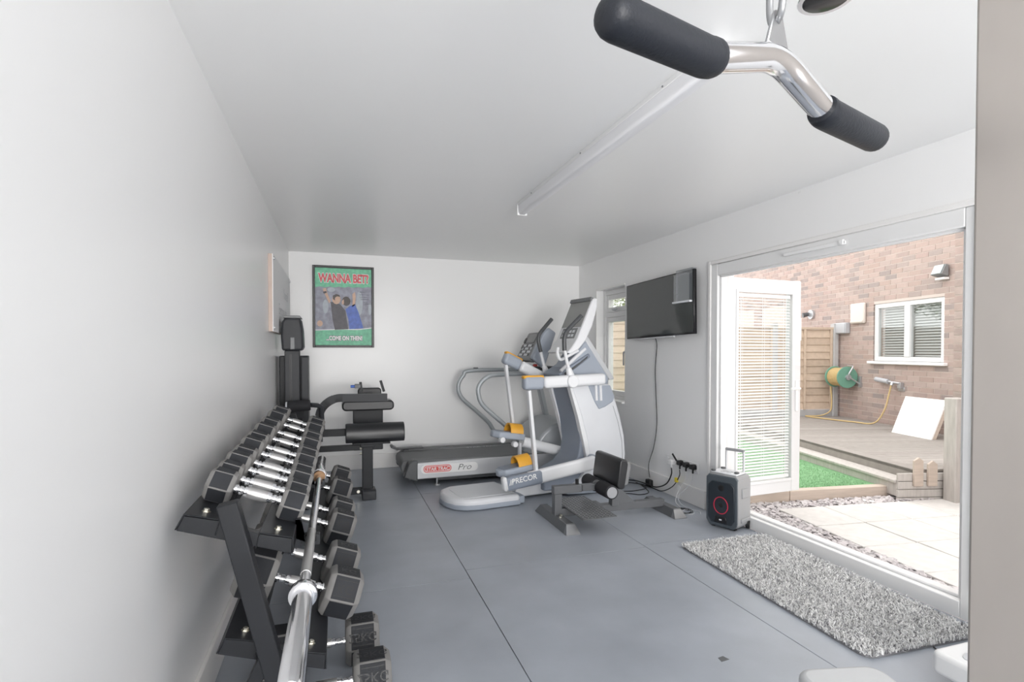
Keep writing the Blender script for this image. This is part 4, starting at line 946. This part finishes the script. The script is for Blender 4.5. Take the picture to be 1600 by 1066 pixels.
# ------------------------------------------------------------------ treadmill (runs along x by the end wall)
tm = thing('treadmill', 'silver and grey treadmill along the end wall under the cross trainer arms', 'treadmill', (1.55, 5.65, 0))
TY0, TY1 = 5.27, 6.03
def side_rail(y0, y1, near):
    r = obj('side_rail', G().prism([(.66, .075), (2.5, .095), (2.5, .255), (1.2, .245), (.70, .235)], y0, y1, 'y'), M['silver'], tm, bev=.012, seg=3)
    obj('step_strip', G().bx(.72, 2.3, y0+.012, y1-.004, .236, .262), M['belt'], r, bev=.006)
    return r
near = side_rail(TY0, TY0+.11, True); side_rail(TY1-.11, TY1, False)
for y0 in (TY0-.006, TY1-.114):
    obj('rear_cap', G().prism([(.61, .10), (.745, .055), (.745, .262), (.70, .265), (.655, .235)], y0, y0+.12, 'y'), M['dgrey'], tm, bev=.012, seg=3)
obj('belt', G().prism([(.60, .20), (.61, .228), (.635, .242), (2.3, .255), (2.3, .13), (.635, .12), (.61, .13), (.60, .16)], TY0+.115, TY1-.115, 'y'), M['belt'], tm, bev=.008, seg=3)
obj('rear_roller_guard', G().prism([(.545, .29), (.62, .255), (.62, .275), (.56, .315)], TY1-.14, TY1-.0, 'y').bx(.60, .9, TY1-.12, TY1-.02, .262, .275), M['dgrey'], tm, bev=.006)
obj('under_frame', G().bx(.95, 2.4, TY0+.05, TY1-.05, .045, .095), M['dgrey'], tm)
for x, y in ((.94, TY0+.05), (.94, TY1-.05), (2.3, TY0+.05), (2.3, TY1-.05)):
    obj('levelling_foot', G().cyl((x, y, 0), (x, y, .012), .032, 16, .026).cyl((x, y, .012), (x, y, .085), .009, 10), M['galv'], tm)
# brand panel on the near side rail
def on_side(px, py): return aty(px, py, TY0-.001)
a0, a1 = on_side(659, 741), on_side(756, 730)
yy = TY0-.0015
bp = obj('brand_panel', G().prism(rrect(.775, 1.345, .128, .215, .04, 6), yy-.001, yy+.002, 'y'), M['white'], tm)
obj('badge', G().prism(rrect(.80, 1.075, .138, .207, .033, 6), yy-.0025, yy-.001, 'y'), M['red'], bp)
obj('badge_line', G().prism(rrect(.808, 1.067, .145, .200, .026, 6), yy-.003, yy-.0025, 'y'), M['white'], bp)
obj('badge_core', G().prism(rrect(.814, 1.061, .150, .195, .022, 6), yy-.0035, yy-.003, 'y'), M['red'], bp)
obj('lettering', text_g('STAR TRAC', .046, (.938, yy-.005, .156), (.95, 0, 0), (.12, 0, 1), off=.001), M['white'], bp)
obj('script_lettering', text_g('Pro', .085, (1.205, yy-.004, .146), (1.15, 0, 0), (.35, 0, 1), off=-.001), M['dgrey'], bp)
obj('belt_lettering', text_g('STAR TRAC', .07, (1.55, 5.86, .2525), (1, 0, .006), (0, 1, 0)), M['lgrey'], tm)
# motor hood
hood = [(1.90, .255), (1.98, .36), (2.06, .46), (2.15, .535), (2.26, .575), (2.38, .575), (2.5, .53), (2.6, .42), (2.64, .25), (2.64, .08), (1.95, .08)]
obj('motor_hood', G().prism(hood, TY0+.02, TY1-.02, 'y'), M['hood'], tm, bev=.03, seg=4)
for y in (TY0+.05, TY1-.05):
    obj('upright', G().beam((2.42, y, .3), (2.22, y, 1.16), .05, .09, up=(0, 1, 0)), M['rail'], tm, bev=.01)
near_rail = [(860, 582), (790, 585), (764, 588), (749, 602), (748, 618), (757, 636), (797, 672)]
far_rail = [(850, 577), (740, 579), (724, 587), (716, 603), (721, 621), (745, 643), (763, 660), (771, 672)]
for pts, y in ((near_rail, 5.33), (far_rail, 5.97)):
    P3 = [aty(a, b, y) for a, b in pts]; P3.append(P3[-1] + Vector((.16, 0, -.20)))
    obj('handrail', G().tube(spline(P3, 6), .0235, 12), M['rail'], tm, smooth=True)
c = aty(740, 578, 5.97); obj('heart_sensor', G().bx(c.x-.0, c.x+.05, 5.95, 5.99, c.z+.015, c.z+.026), M['dgrey'], tm, bev=.004)
# console
q = [aty(812, 557, 5.65), aty(831, 519, 5.65)]
ca_ = math.atan2(q[1].z-q[0].z, q[1].x-q[0].x)
CM = Matrix.Translation((q[0].x+.03, 5.65, q[0].z-.02)) @ Matrix.Rotation(-ca_, 4, 'Y')     # local x runs up the console face, local z is its normal (towards -x)
def cg(g): return g.xf(CM)
cb_ = obj('console', cg(G().bx(-.02, .33, -.26, .22, -.07, 0)), M['mgrey'], tm, bev=.02, seg=3)
obj('display', cg(G().bx(.19, .30, -.13, .13, .0, .005)), M['screen'], cb_, bev=.002)
for i in range(4):
    for j in range(6):
        obj('button', cg(G().bx(.03+i*.038, .055+i*.038, -.15+j*.055, -.11+j*.055, 0, .004)), M['lgrey'] if (i+j) % 3 else M['dgrey'], cb_)
obj('fan', cg(G().cyl((.22, .17, 0), (.22, .17, .008), .035, 16)), M['black'], cb_)
obj('fan', cg(G().cyl((.14, .17, 0), (.14, .17, .008), .028, 16)), M['black'], cb_)
obj('side_cheek', cg(G().prism([(-.04, -.16), (.36, -.10), (.37, .0), (.30, .03), (.0, .02)], -.36, -.27, 'y')), M['bgrey2'], tm, bev=.02, seg=3)
obj('side_screen', cg(G().bx(.08, .30, -.268, -.262, -.05, .0)), M['dgrey'], cb_)
obj('shelf', G().bx(1.93, 2.3, 5.42, 5.88, 1.12, 1.16), M['dgrey'], tm, bev=.01)
obj('safety_key', G().bx(2.02, 2.06, 5.47, 5.51, 1.16, 1.185), M['red'], tm, bev=.004)

# ------------------------------------------------------------------ cross trainer, turned slightly into the corner
EA = math.radians(8); EO = Vector((1.2, 4.62, 0)); EM = Matrix.Translation(EO) @ Matrix.Rotation(EA, 4, 'Z'); EN = Vector((-math.sin(EA), math.cos(EA), 0)); EI = EM.inverted()
et = thing('cross_trainer', 'tall grey and white cross trainer with orange toe cups by the corner', 'cross trainer', M=EM)
def e(px, py, yl):
    p = EI @ hit(px, py, EM @ Vector((0, yl, 0)), EN); return (p.x, p.z)
def e3(px, py, yl):
    p = e(px, py, yl); return Vector((p[0], yl, p[1]))
def el(name, g, m, par=None, **k): return obj(name, g, m, par or et, local=True, **k)
YN = .20     # half width of the tower
NA, FA = -.30, .30
# base
pad = [e(*p, -.22) for p in ((722, 798), (796, 785))]
padpts = [(.265, -.27), (-.10, -.27), (-.22, -.245), (-.30, -.18), (-.345, -.06), (-.345, .08), (-.30, .20), (-.20, .27), (.265, .27)]
pb = el('step_pad', G().prism(padpts, .012, .095, 'z'), M['lgrey'], bev=.03, seg=4)
el('pad_skirt', G().prism([(x*1.015, y*1.015) for x, y in padpts], .004, .05, 'z'), M['bgrey2'], pb, bev=.01)
el('tread_panel', G().prism(rrect(-.24, .25, -.2, .2, .08, 5), .094, .098, 'z'), M['lgrey'], pb, bev=.0015)
el('base_beam', G().prism([(.30, .02), (.75, .02), (.75, .16), (.36, .12), (.30, .10)], -.11, .11, 'y'), M['lgrey'], bev=.015, seg=3)
el('beam_foot', G().bx(.245, .325, -.24, .24, .004, .07), M['bgrey2'], bev=.012)
# tower: front column
fcol = [(890, 603), (896, 630), (902, 655), (907, 690), (904, 713), (892, 728), (872, 740), (850, 748), (850, 768), (960, 760), (958, 640), (946, 603)]
col = el('front_column', G().prism([e(*p, -YN+.03) for p in fcol], -YN+.03, YN-.03, 'y'), M['bgrey'], bev=.015, seg=3)
sh = [(893, 603), (908, 650), (918, 690), (922, 726), (906, 748), (885, 768), (930, 762), (966, 753), (973, 745), (977, 710), (975, 680), (968, 648), (958, 615), (951, 600)]
for y0, y1 in ((-YN-.005, -YN+.045), (YN-.045, YN+.005)):
    s_ = el('side_shell', G().prism([e(*p, -YN) for p in sh], y0, y1, 'y'), M['lgrey'], bev=.014, seg=3)
    el('shell_trim', G().prism([e(*p, -YN) for p in ((889, 603), (893, 603), (908, 650), (918, 690), (922, 726), (918, 728), (911, 690), (902, 650))], y0-.004, y1+.004, 'y'), M['wgrey'], s_, bev=.004)
    el('cup_recess', G().prism([e(*p, -YN) for p in ((918, 602), (928, 628), (935, 640), (945, 636), (957, 628), (960, 620), (953, 602))], y0-.006, y1+.006, 'y'), M['bgrey2'], s_, bev=.012, seg=3)
    el('seam', G().tube([Vector((*[e(px, py, -YN)[0]], y0-.002, e(px, py, -YN)[1])) for px, py in ((957, 634), (965, 660), (971, 690), (972, 720), (971, 748))], .002, 4), M['mgrey'], s_)
for px in (938, 931): 
    a, b = e3(px, 602, -YN-.012), e3(px+1, 626, -YN-.012); el('strut', G().tube([a, b], .014, 10), M['wgrey'], smooth=True)
el('rear_foot', G().prism([e(*p, -YN) for p in ((883, 766), (930, 760), (966, 752), (966, 758), (925, 770), (883, 772))], -YN-.03, YN+.03, 'y'), M['bgrey2'], bev=.008)
# neck and console
nk = [(872, 592), (890, 570), (912, 535), (920, 530), (932, 548), (952, 590), (950, 604), (890, 606)]
neck = el('neck', G().prism([e(*p, -.13) for p in nk], -.13, .13, 'y'), M['bgrey2'], bev=.02, seg=3)
el('neck_band', G().prism([e(*p, -.13) for p in ((912, 529), (918, 525), (960, 592), (952, 594))], -.135, .135, 'y'), M['silver'], neck, bev=.008)
el('tray', G().prism([e(*p, -.14) for p in ((872, 585), (905, 562), (920, 552), (922, 558), (900, 575), (876, 594))], -.155, .155, 'y'), M['bgrey'], bev=.012, seg=3)
el('cup_holder', G().prism([e(*p, -.14) for p in ((880, 583), (905, 566), (917, 556), (916, 560), (900, 573), (882, 587))], -.16, -.12, 'y'), M['dgrey'], bev=.004)
KX = -.19
cons = [(927, 466), (934, 466), (934, 480), (926, 510), (916, 532), (905, 546), (893, 553), (886, 551), (892, 545), (902, 530)]
con = el('console_shell', G().prism([e(*p, KX) for p in cons], KX, -KX, 'y'), M['wgrey'], bev=.014, seg=3)
f0, f1 = Vector((e(902, 530, KX)[0], 0, e(902, 530, KX)[1])), Vector((e(927, 466, KX)[0], 0, e(927, 466, KX)[1]))
ud = (f1-f0).normalized(); nd = Vector((-ud.z, 0, ud.x)); ln = (f1-f0).length
def face(a0, a1, y0, y1, t0, t1):
    g = G(); vs = [f0 + ud*a + Vector((0, y, 0)) + nd*t for t in (t0, t1) for a, y in ((a0, y0), (a1, y0), (a1, y1), (a0, y1))]
    return g.add(vs, [(0, 3, 2, 1), (4, 5, 6, 7), (0, 1, 5, 4), (1, 2, 6, 5), (2, 3, 7, 6), (3, 0, 4, 7)])
el('screen', face(ln*.30, ln*.93, KX+.02, -KX-.02, -.01, .004), M['screen2'], con, bev=.002)
el('top_visor', face(ln*.93, ln*1.02, KX+.01, -KX-.01, -.02, .018), M['mgrey'], con, bev=.004)
kp = el('keypad', face(ln*.02, ln*.28, KX+.06, -KX-.06, -.01, .004), M['mgrey'], con, bev=.01)
for i in range(2):
    for j in range(4): el('button', face(ln*(.06+.1*i), ln*(.12+.1*i), -.10+j*.055, -.065+j*.055, .004, .007), M['lgrey'], kp)
# fixed heart-rate handles
for s in (-1, 1):
    pth = [e3(903, 548, s*.17), e3(890, 555, s*.18), e3(876, 562, s*.19), e3(871, 552, s*.19), e3(872, 543, s*.19)]
    el('fixed_handle', G().tube(spline(pth, 5), .015, 10), M['wgrey'], smooth=True)
    el('support_arm', G().tube([e3(876, 580, s*.14), e3(914, 545, s*.12)], .017, 10), M['wgrey'], smooth=True)
# moving arms
def rbar(p, q, w, h, yl): return G().beam(p, q, w, h)
def arm(yl, end, joint, pivot, tail, tag_):
    a, j, p, t = e3(*end, yl), e3(*joint, yl), e3(*pivot, yl), (e3(*tail, yl) if tail else None)
    ab = el('swing_arm', G().beam(j, t or p, .085, .105), M['wgrey'], bev=.03, seg=4)
    cap = el('arm_end', G().beam(a, j, .09, .115), M['bgrey2'], ab, bev=.03, seg=4)
    up = Vector((0, 0, 1)); d = (j-a).normalized(); upn = (up-d*up.dot(d)).normalized()
    el('orange_insert', G().beam(a+upn*.05-d*.004, j+upn*.05, .065, .03), M['orange'], ab, bev=.014, seg=3)
    el('pivot_cap', G().cyl(p+Vector((0, -.06, 0)), p+Vector((0, .06, 0)), .058, 24), M['wgrey'], ab, bev=.01)
arm(NA, (817, 599), (848, 598), (891, 596), (944, 592), 'near')
arm(FA, (787, 558), (812, 571), (858, 596), None, 'far')
el('pivot_shaft', G().cyl((e(891, 596, NA)[0], NA, e(891, 596, NA)[1]), (e(891, 596, NA)[0], FA, e(891, 596, NA)[1]), .035, 16), M['mgrey'])
for yl, pts in ((NA, ((893, 592), (888, 575), (882, 548), (881, 522), (907, 495))), (FA, ((857, 592), (850, 572), (845, 550), (839, 526), (861, 500)))):
    P3 = [e3(*p, yl) for p in pts]
    el('handle_root', G().tube([P3[0], P3[1]], [.04, .024], 14), M['wgrey'], smooth=True)
    el('handle_stem', G().tube(fillet(P3, .07, 8), .0155, 12), M['wgrey'], smooth=True)
    el('handle_grip', G().tube(fillet([P3[2], P3[3], P3[4], P3[4]+(P3[4]-P3[3]).normalized()*.012], .07, 8), .0195, 14), M['dgrey'], smooth=True)
for yl, a, b in ((NA, (826, 610), (838, 742)), (FA, (790, 570), (802, 672))):
    el('link_rod', G().beam(e3(*a, yl), e3(*b, yl), .03, .045, up=(0, 1, 0)), M['wgrey'], bev=.006)
    p = e3(*b, yl); el('link_joint', G().cyl(p+Vector((0, -.035, .0)), p+Vector((0, .03, 0)), .036, 18), M['wgrey'], bev=.006)
# lower pedal arms
a, b = e3(790, 757, NA-.01), e3(930, 722, NA-.01)
la = el('pedal_arm', G().beam(e3(822, 750, NA-.01), b, .06, .125, up=(0, 0, 1)), M['wgrey'], bev=.025, seg=4)
bd_ = el('arm_badge', G().beam(a, e3(846, 744, NA-.01), .075, .118), M['bgrey'], la, bev=.025, seg=4)
el('arm_nose', G().beam(a-Vector((.03, 0, -.000)), a+Vector((.012, 0, .008)), .07, .125), M['wgrey'], la, bev=.03, seg=4)
dr_ = (e3(846, 744, NA)-e3(790, 757, NA)).normalized()
tx = text_g('PRECOR', .064, e3(820, 752.5, NA-.05), dr_*1.0, (-dr_.z, 0, dr_.x), off=.001)
el('lettering', tx, M['white'], bd_)
g = G(); st0 = e3(797.5, 755, NA-.05)
for k in range(3): 
    p = st0 + dr_*(k*.013); g.beam(p-Vector((.006, 0, .022)), p+Vector((.006, 0, .026)), .004, .008, up=(0, 1, 0))
el('logo_stripes', g, M['white'], bd_)
# near pedal
def pedal(c, yl, y0, y1, dx, tilt, flip):
    L = Matrix.Translation((c[0], 0, c[1])) @ Matrix.Rotation(tilt, 4, 'Y')
    p = el('pedal', G().prism([(dx, y0), (dx, y1), (-.02, y1), (-.14, y1-.01), (-.19, (y0+y1)/2+.03), (-.19, (y0+y1)/2-.03), (-.14, y0+.01)], -.03, .03, 'z').xf(L), M['bgrey2'], bev=.014, seg=3)
    yc, hw = (y0+y1)/2, (y1-y0)/2-.012
    arch = [(yc+hw*math.cos(k*PI/12), .03+.085*math.sin(k*PI/12)) for k in range(13)]; inn = [(yc+(hw-.012)*math.cos(k*PI/12), .03+.073*math.sin(k*PI/12)) for k in range(13)]
    g = G().prism(arch+inn[::-1], dx-.15, dx-.02, 'x')
    el('toe_cup', g.xf(L), M['orange'], p, smooth=True)
    el('toe_cup_front', G().prism([(yc+(hw-.004)*math.cos(k*PI/12), .03+.08*math.sin(k*PI/12)) for k in range(13)], dx-.03, dx-.02, 'x').xf(L), M['orange'], p)
    el('tread', G().prism(rrect(-.15, dx-.05, y0+.02, y1-.02, .02, 3), .029, .033, 'z').xf(L), M['bgrey'], p)
    return p
c1 = e(808, 733, -.17); pedal(c1, NA, -.25, -.06, .14, math.radians(-7), 1)
c2 = e(796, 680, .17); pf = pedal(c2, FA, .07, .26, .12, math.radians(9), 1)
for px, py in ((786, 688), (806, 695)):
    p = e3(px, py, .05); el('roller', G().cyl(p, p+Vector((0, .05, 0)), .026, 16), M['wgrey'], bev=.004)
el('pedal_arm', G().tube([e3(815, 690, FA), e3(882, 707, FA)], .052, 16), M['wgrey'], smooth=True)
el('drop_link', G().tube([e3(812, 692, .2), e3(812, 716, .2)], .02, 10), M['silver'], smooth=True)
for a_, b_ in ((NA, -YN), (YN, FA)): el('axle_stub', G().cyl((e(918, 722, NA)[0]+.1, a_, e(918, 722, NA)[1]), (e(918, 722, NA)[0]+.1, b_, e(918, 722, NA)[1]), .05, 20), M['bgrey2'], bev=.01)

# ------------------------------------------------------------------ leg machine with weight stack tower
lm = thing('leg_machine', 'black leg extension machine with weight stack tower in the far left corner', 'gym machine', (0, 5.1, 0))
tw = obj('tower_column', G().bx(-.412, -.295, 4.86, 4.98, .02, 1.33), M['steel2'], lm, bev=.006)
obj('column_groove', G().bx(-.362, -.356, 4.857, 4.861, .1, 1.3).bx(-.375, -.369, 4.857, 4.861, .1, 1.3), M['black'], tw)
obj('stack_shroud', G().bx(-.465, -.235, 4.985, 5.25, .02, 1.285), M['steel'], lm, bev=.008)
obj('shroud_edge', G().bx(-.285, -.232, 4.93, 4.99, .02, 1.275), M['steel2'], lm, bev=.004)
cap = [(-.43, 1.33), (-.275, 1.33), (-.262, 1.36), (-.268, 1.50), (-.285, 1.60), (-.41, 1.60), (-.432, 1.56), (-.438, 1.45)]
tcp = obj('tower_cap', G().prism(cap, 4.835, 5.06, 'y'), M['steel2'], lm, bev=.018, seg=3)
obj('cap_top', G().prism([(-.425, 1.60), (-.278, 1.60), (-.29, 1.622), (-.412, 1.622)], 4.85, 5.04, 'y'), M['mgrey'], tcp, bev=.004)
obj('cap_slot', G().bx(-.365, -.330, 4.828, 4.84, 1.34, 1.44), M['mgrey'], tcp, bev=.004)
obj('tower_foot', G().bx(-.44, -.2, 4.80, 5.28, 0, .03), M['steel'], lm, bev=.004)
# seat roll, post and frame
sy = 5.06
obj('seat_pad', G().prism([(sy-.085*math.cos(k*PI/10), .585+.09*math.sin(k*PI/10)*(1 if k else 1)) for k in range(11)] + [(sy+.10, .585), (sy+.10, .53), (sy+.05, .505), (sy-.05, .505), (sy-.085, .54)], .072, .588, 'x'), M['vinyl'], lm, bev=.015, seg=3)
obj('seat_plate', G().bx(.13, .46, sy-.06, sy+.10, .488, .506), M['steel'], lm, bev=.004)
obj('post', G().bx(.215, .308, 5.03, 5.11, .02, .49), M['steel'], lm, bev=.006)
obj('post_head', G().bx(.20, .323, 5.022, 5.118, .46, .492), M['steel'], lm, bev=.004)
obj('foot', G().prism([(4.94, 0), (5.14, 0), (5.14, .08), (4.96, .092), (4.94, .075)], .21, .33, 'x'), M['steel2'], lm, bev=.008)
obj('lower_tube', G().bx(-.30, .215, 5.06, 5.11, .43, .48), M['steel'], lm, bev=.004)
obj('upper_tube', G().bx(-.30, .09, 5.06, 5.12, .565, .625), M['steel'], lm, bev=.004)
obj('floor_tube', G().bx(-.30, .215, 5.06, 5.12, .03, .085), M['steel'], lm, bev=.004)
for z in (.445, .40): obj('bolt', G().cyl((.195, 5.06, z), (.213, 5.06, z), .012, 8), M['zinc'], lm)
obj('bolt', G().cyl((.18, 5.055, .06), (.18, 5.04, .06), .014, 10), M['zinc'], lm)
obj('back_support', G().bx(.15, .435, 5.50, 5.55, .35, .80), M['steel2'], lm, bev=.008)
obj('back_post', G().bx(.25, .33, 5.55, 5.63, .0, .9), M['steel'], lm, bev=.004)
obj('seat_beam', G().bx(.24, .30, 5.1, 5.56, .35, .42), M['steel'], lm, bev=.004)
obj('arm_pad', G().prism(rrect(.045, .53, .755, .85, .04, 5), 5.35, 5.56, 'y'), M['vinyl'], lm, bev=.015, seg=3)
obj('upper_pad', G().prism(rrect(.20, .43, .86, .955, .03, 4), 5.62, 5.70, 'y'), M['vinyl'], lm, bev=.012, seg=3)
E3 = [aty(497, 668, 4.98), aty(497, 645, 4.98), aty(513, 628, 4.98), aty(545, 622, 4.98), aty(604, 618, 4.98)]
g = G()
pth = fillet([aty(499, 690, 4.98), aty(499, 640, 4.98), aty(520, 622, 4.98), aty(604, 621, 4.98)], .12, 8)
for p, q in zip(pth, pth[1:]): g.beam(p, q+(q-p).normalized()*.004, .055, .066 if q.x > -.02 else .07, up=(0, 1, 0) if abs((q-p).normalized().z) > .99 else (0, 0, 1))
obj('lever_arm', g, M['steel2'], lm)
for px, h_, lean in ((560, .085, .0), (595, .10, -.02)):
    b = aty(px+5, 612, 4.98); obj('prong', G().beam(b, b+Vector((lean-.01, 0, h_)), .022, .022, up=(0, 1, 0)), M['steel'], lm, bev=.003)
b = aty(556, 604, 4.98); obj('pop_pin', G().cyl(b, b-Vector((.045, 0, .0)), .012, 10), M['blue'], lm)
obj('pin_body', G().bx(b.x-.01, b.x+.04, b.y-.02, b.y+.02, b.z-.015, b.z+.02), M['dgrey'], lm, bev=.003)
p0, p1, p2 = aty(449, 636, 4.72), aty(485, 633, 4.72), aty(502, 634, 4.80)
obj('roller_grip', G().tube([p0, p1], .045, 18), M['foam'], lm, bev=.008)
obj('roller_end', G().tube([p0-Vector((.012, 0, 0)), p0], .04, 18), M['lgrey'], lm)
obj('roller_bar', G().tube(fillet([p1, p2, Vector((p2.x+.01, 4.86, p2.z-.22))], .05), .019, 10), M['steel2'], lm, smooth=True)
obj('adjuster', G().beam(aty(470, 642, 4.74), aty(470, 668, 4.74), .03, .03, up=(0, 1, 0)), M['steel'], lm)

# ------------------------------------------------------------------ sissy squat bench
sb = thing('squat_bench', 'low grey squat bench with vinyl calf pad and foam rollers on the floor', 'squat bench', (2.05, 3.87, 0))
def skid(x, y0, y1, nm='floor_skid'):
    return obj(nm, G().prism([(x-.05, .008), (x+.05, .008), (x+.03, .06), (x-.03, .06)], y0+.05, y1-.05, 'y').add(
        [(x-.05, y0+.05, .008), (x+.05, y0+.05, .008), (x+.03, y0+.05, .06), (x-.03, y0+.05, .06), (x-.05, y0, .0), (x+.05, y0, .0), (x+.05, y0, .008), (x-.05, y0, .008)], [(2, 3, 7, 6), (0, 1, 5, 4), (4, 5, 6, 7), (1, 2, 6, 5), (0, 4, 7, 3)]), M['steel3'], sb, bev=.002, seg=1)
SX, EX, SY = 1.615, 2.58, 3.86
for x, y0, y1 in ((SX, 3.57, 4.17), (EX, 3.655, 4.12)):
    k = obj('floor_skid', G().prism([(x-.055, 0), (x+.055, 0), (x+.032, .065), (x-.032, .065)], y0+.03, y1-.03, 'y'), M['steel3'], sb, bev=.002, seg=1)
    for ya, yb in ((y0-.02, y0+.035), (y1-.035, y1+.02)):
        s = 1 if ya < y0 else -1; yy0, yy1 = (ya, yb) if s == 1 else (yb, ya)
        obj('end_plate', G().add([(x-.055, yy0, 0), (x+.055, yy0, 0), (x+.055, yy0, .006), (x-.055, yy0, .006), (x-.055, yy1, 0), (x+.055, yy1, 0), (x+.032, yy1, .067), (x-.032, yy1, .067)],
            [(0, 1, 2, 3), (7, 6, 5, 4), (3, 2, 6, 7), (0, 4, 5, 1), (1, 5, 6, 2), (0, 3, 7, 4)]), M['galv2'] if s == 1 else M['steel3'], k)
obj('main_tube', G().bx(SX+.02, EX-.02, SY-.03, SY+.03, .05, .11), M['steel3'], sb, bev=.004)
obj('front_upright', G().bx(SX-.03, SX+.03, SY-.03, SY+.03, .06, .225), M['steel3'], sb, bev=.004)
obj('bolt', G().cyl((SX+.01, SY-.06, .066), (SX+.01, SY-.06, .078), .012, 8), M['zinc'], sb)
obj('bolt', G().cyl((SX-.012, SY-.1, .066), (SX-.012, SY-.1, .078), .012, 8), M['zinc'], sb)
obj('top_tube', G().bx(SX-.035, SX+.20, SY-.03, SY+.03, .225, .285), M['steel3'], sb, bev=.004)
obj('slide_tube', G().bx(SX+.205, SX+.36, SY-.025, SY+.025, .230, .280), M['steel3'], sb, bev=.004)
obj('pop_pin', G().cyl((SX+.17, SY, .285), (SX+.17, SY, .325), .014, 10), M['black'], sb)
rxx = SX+.36
obj('roller_axle', G().cyl((rxx, SY-.20, .255), (rxx, SY+.22, .255), .012, 10), M['galv'], sb)
for ya, yb in ((SY-.215, SY-.03), (SY+.04, SY+.215)):
    r = obj('foam_roller', G().cyl((rxx, ya, .255), (rxx, yb, .255), .055, 22), M['foam'], sb, bev=.008)
    obj('roller_cap', G().cyl((rxx, ya-.004, .255), (rxx, ya+.001, .255), .042, 22), M['galv'], r)
fp = obj('foot_plate', G().add([(1.665, 3.50, .118), (1.94, 3.50, .118), (1.95, 4.08, .118), (1.675, 4.08, .118), (1.665, 3.50, .124), (1.94, 3.50, .124), (1.95, 4.08, .124), (1.675, 4.08, .124)], [(0, 3, 2, 1), (4, 5, 6, 7), (0, 1, 5, 4), (1, 2, 6, 5), (2, 3, 7, 6), (3, 0, 4, 7)]), M['galv'] if False else mat('chequer_plate', (.16, .165, .17), .38, .5, bump=.9, bscale=90, bdist=.004), sb, bev=.001, seg=1)
g = G()
for i in range(9):
    for j in range(18):
        a = PI/4 if (i+j) % 2 else -PI/4
        g.box((1.69+i*.0285, 3.52+j*.0315, .1247), (.022, .005, .0018), Matrix.Rotation(a, 3, 'Z'))
tr_ = obj('tread_lugs', g, M['galv'], fp); tr_['kind'] = 'stuff'
obj('plate_bracket', G().bx(1.93, 1.99, SY-.08, SY+.08, .10, .118), M['steel3'], sb, bev=.002)
obj('rear_upright', G().bx(2.06, 2.12, SY-.06, SY-.0, .10, .36), M['steel3'], sb, bev=.004)
obj('gusset', G().prism([(2.12, .11), (2.28, .11), (2.12, .26)], SY-.035, SY-.025, 'y'), M['steel3'], sb)
obj('calf_pad', G().prism([(2.035, .275), (2.075, .27), (2.085, .285), (2.115, .46), (2.105, .495), (2.06, .50), (2.045, .485), (2.02, .30)], 3.645, 4.065, 'y'), M['vinyl'], sb, bev=.015, seg=3)
obj('pad_end', G().prism([(2.085, .29), (2.125, .30), (2.15, .44), (2.14, .475), (2.112, .48)], 3.66, 4.05, 'y'), M['mgrey'], sb, bev=.012, seg=3)
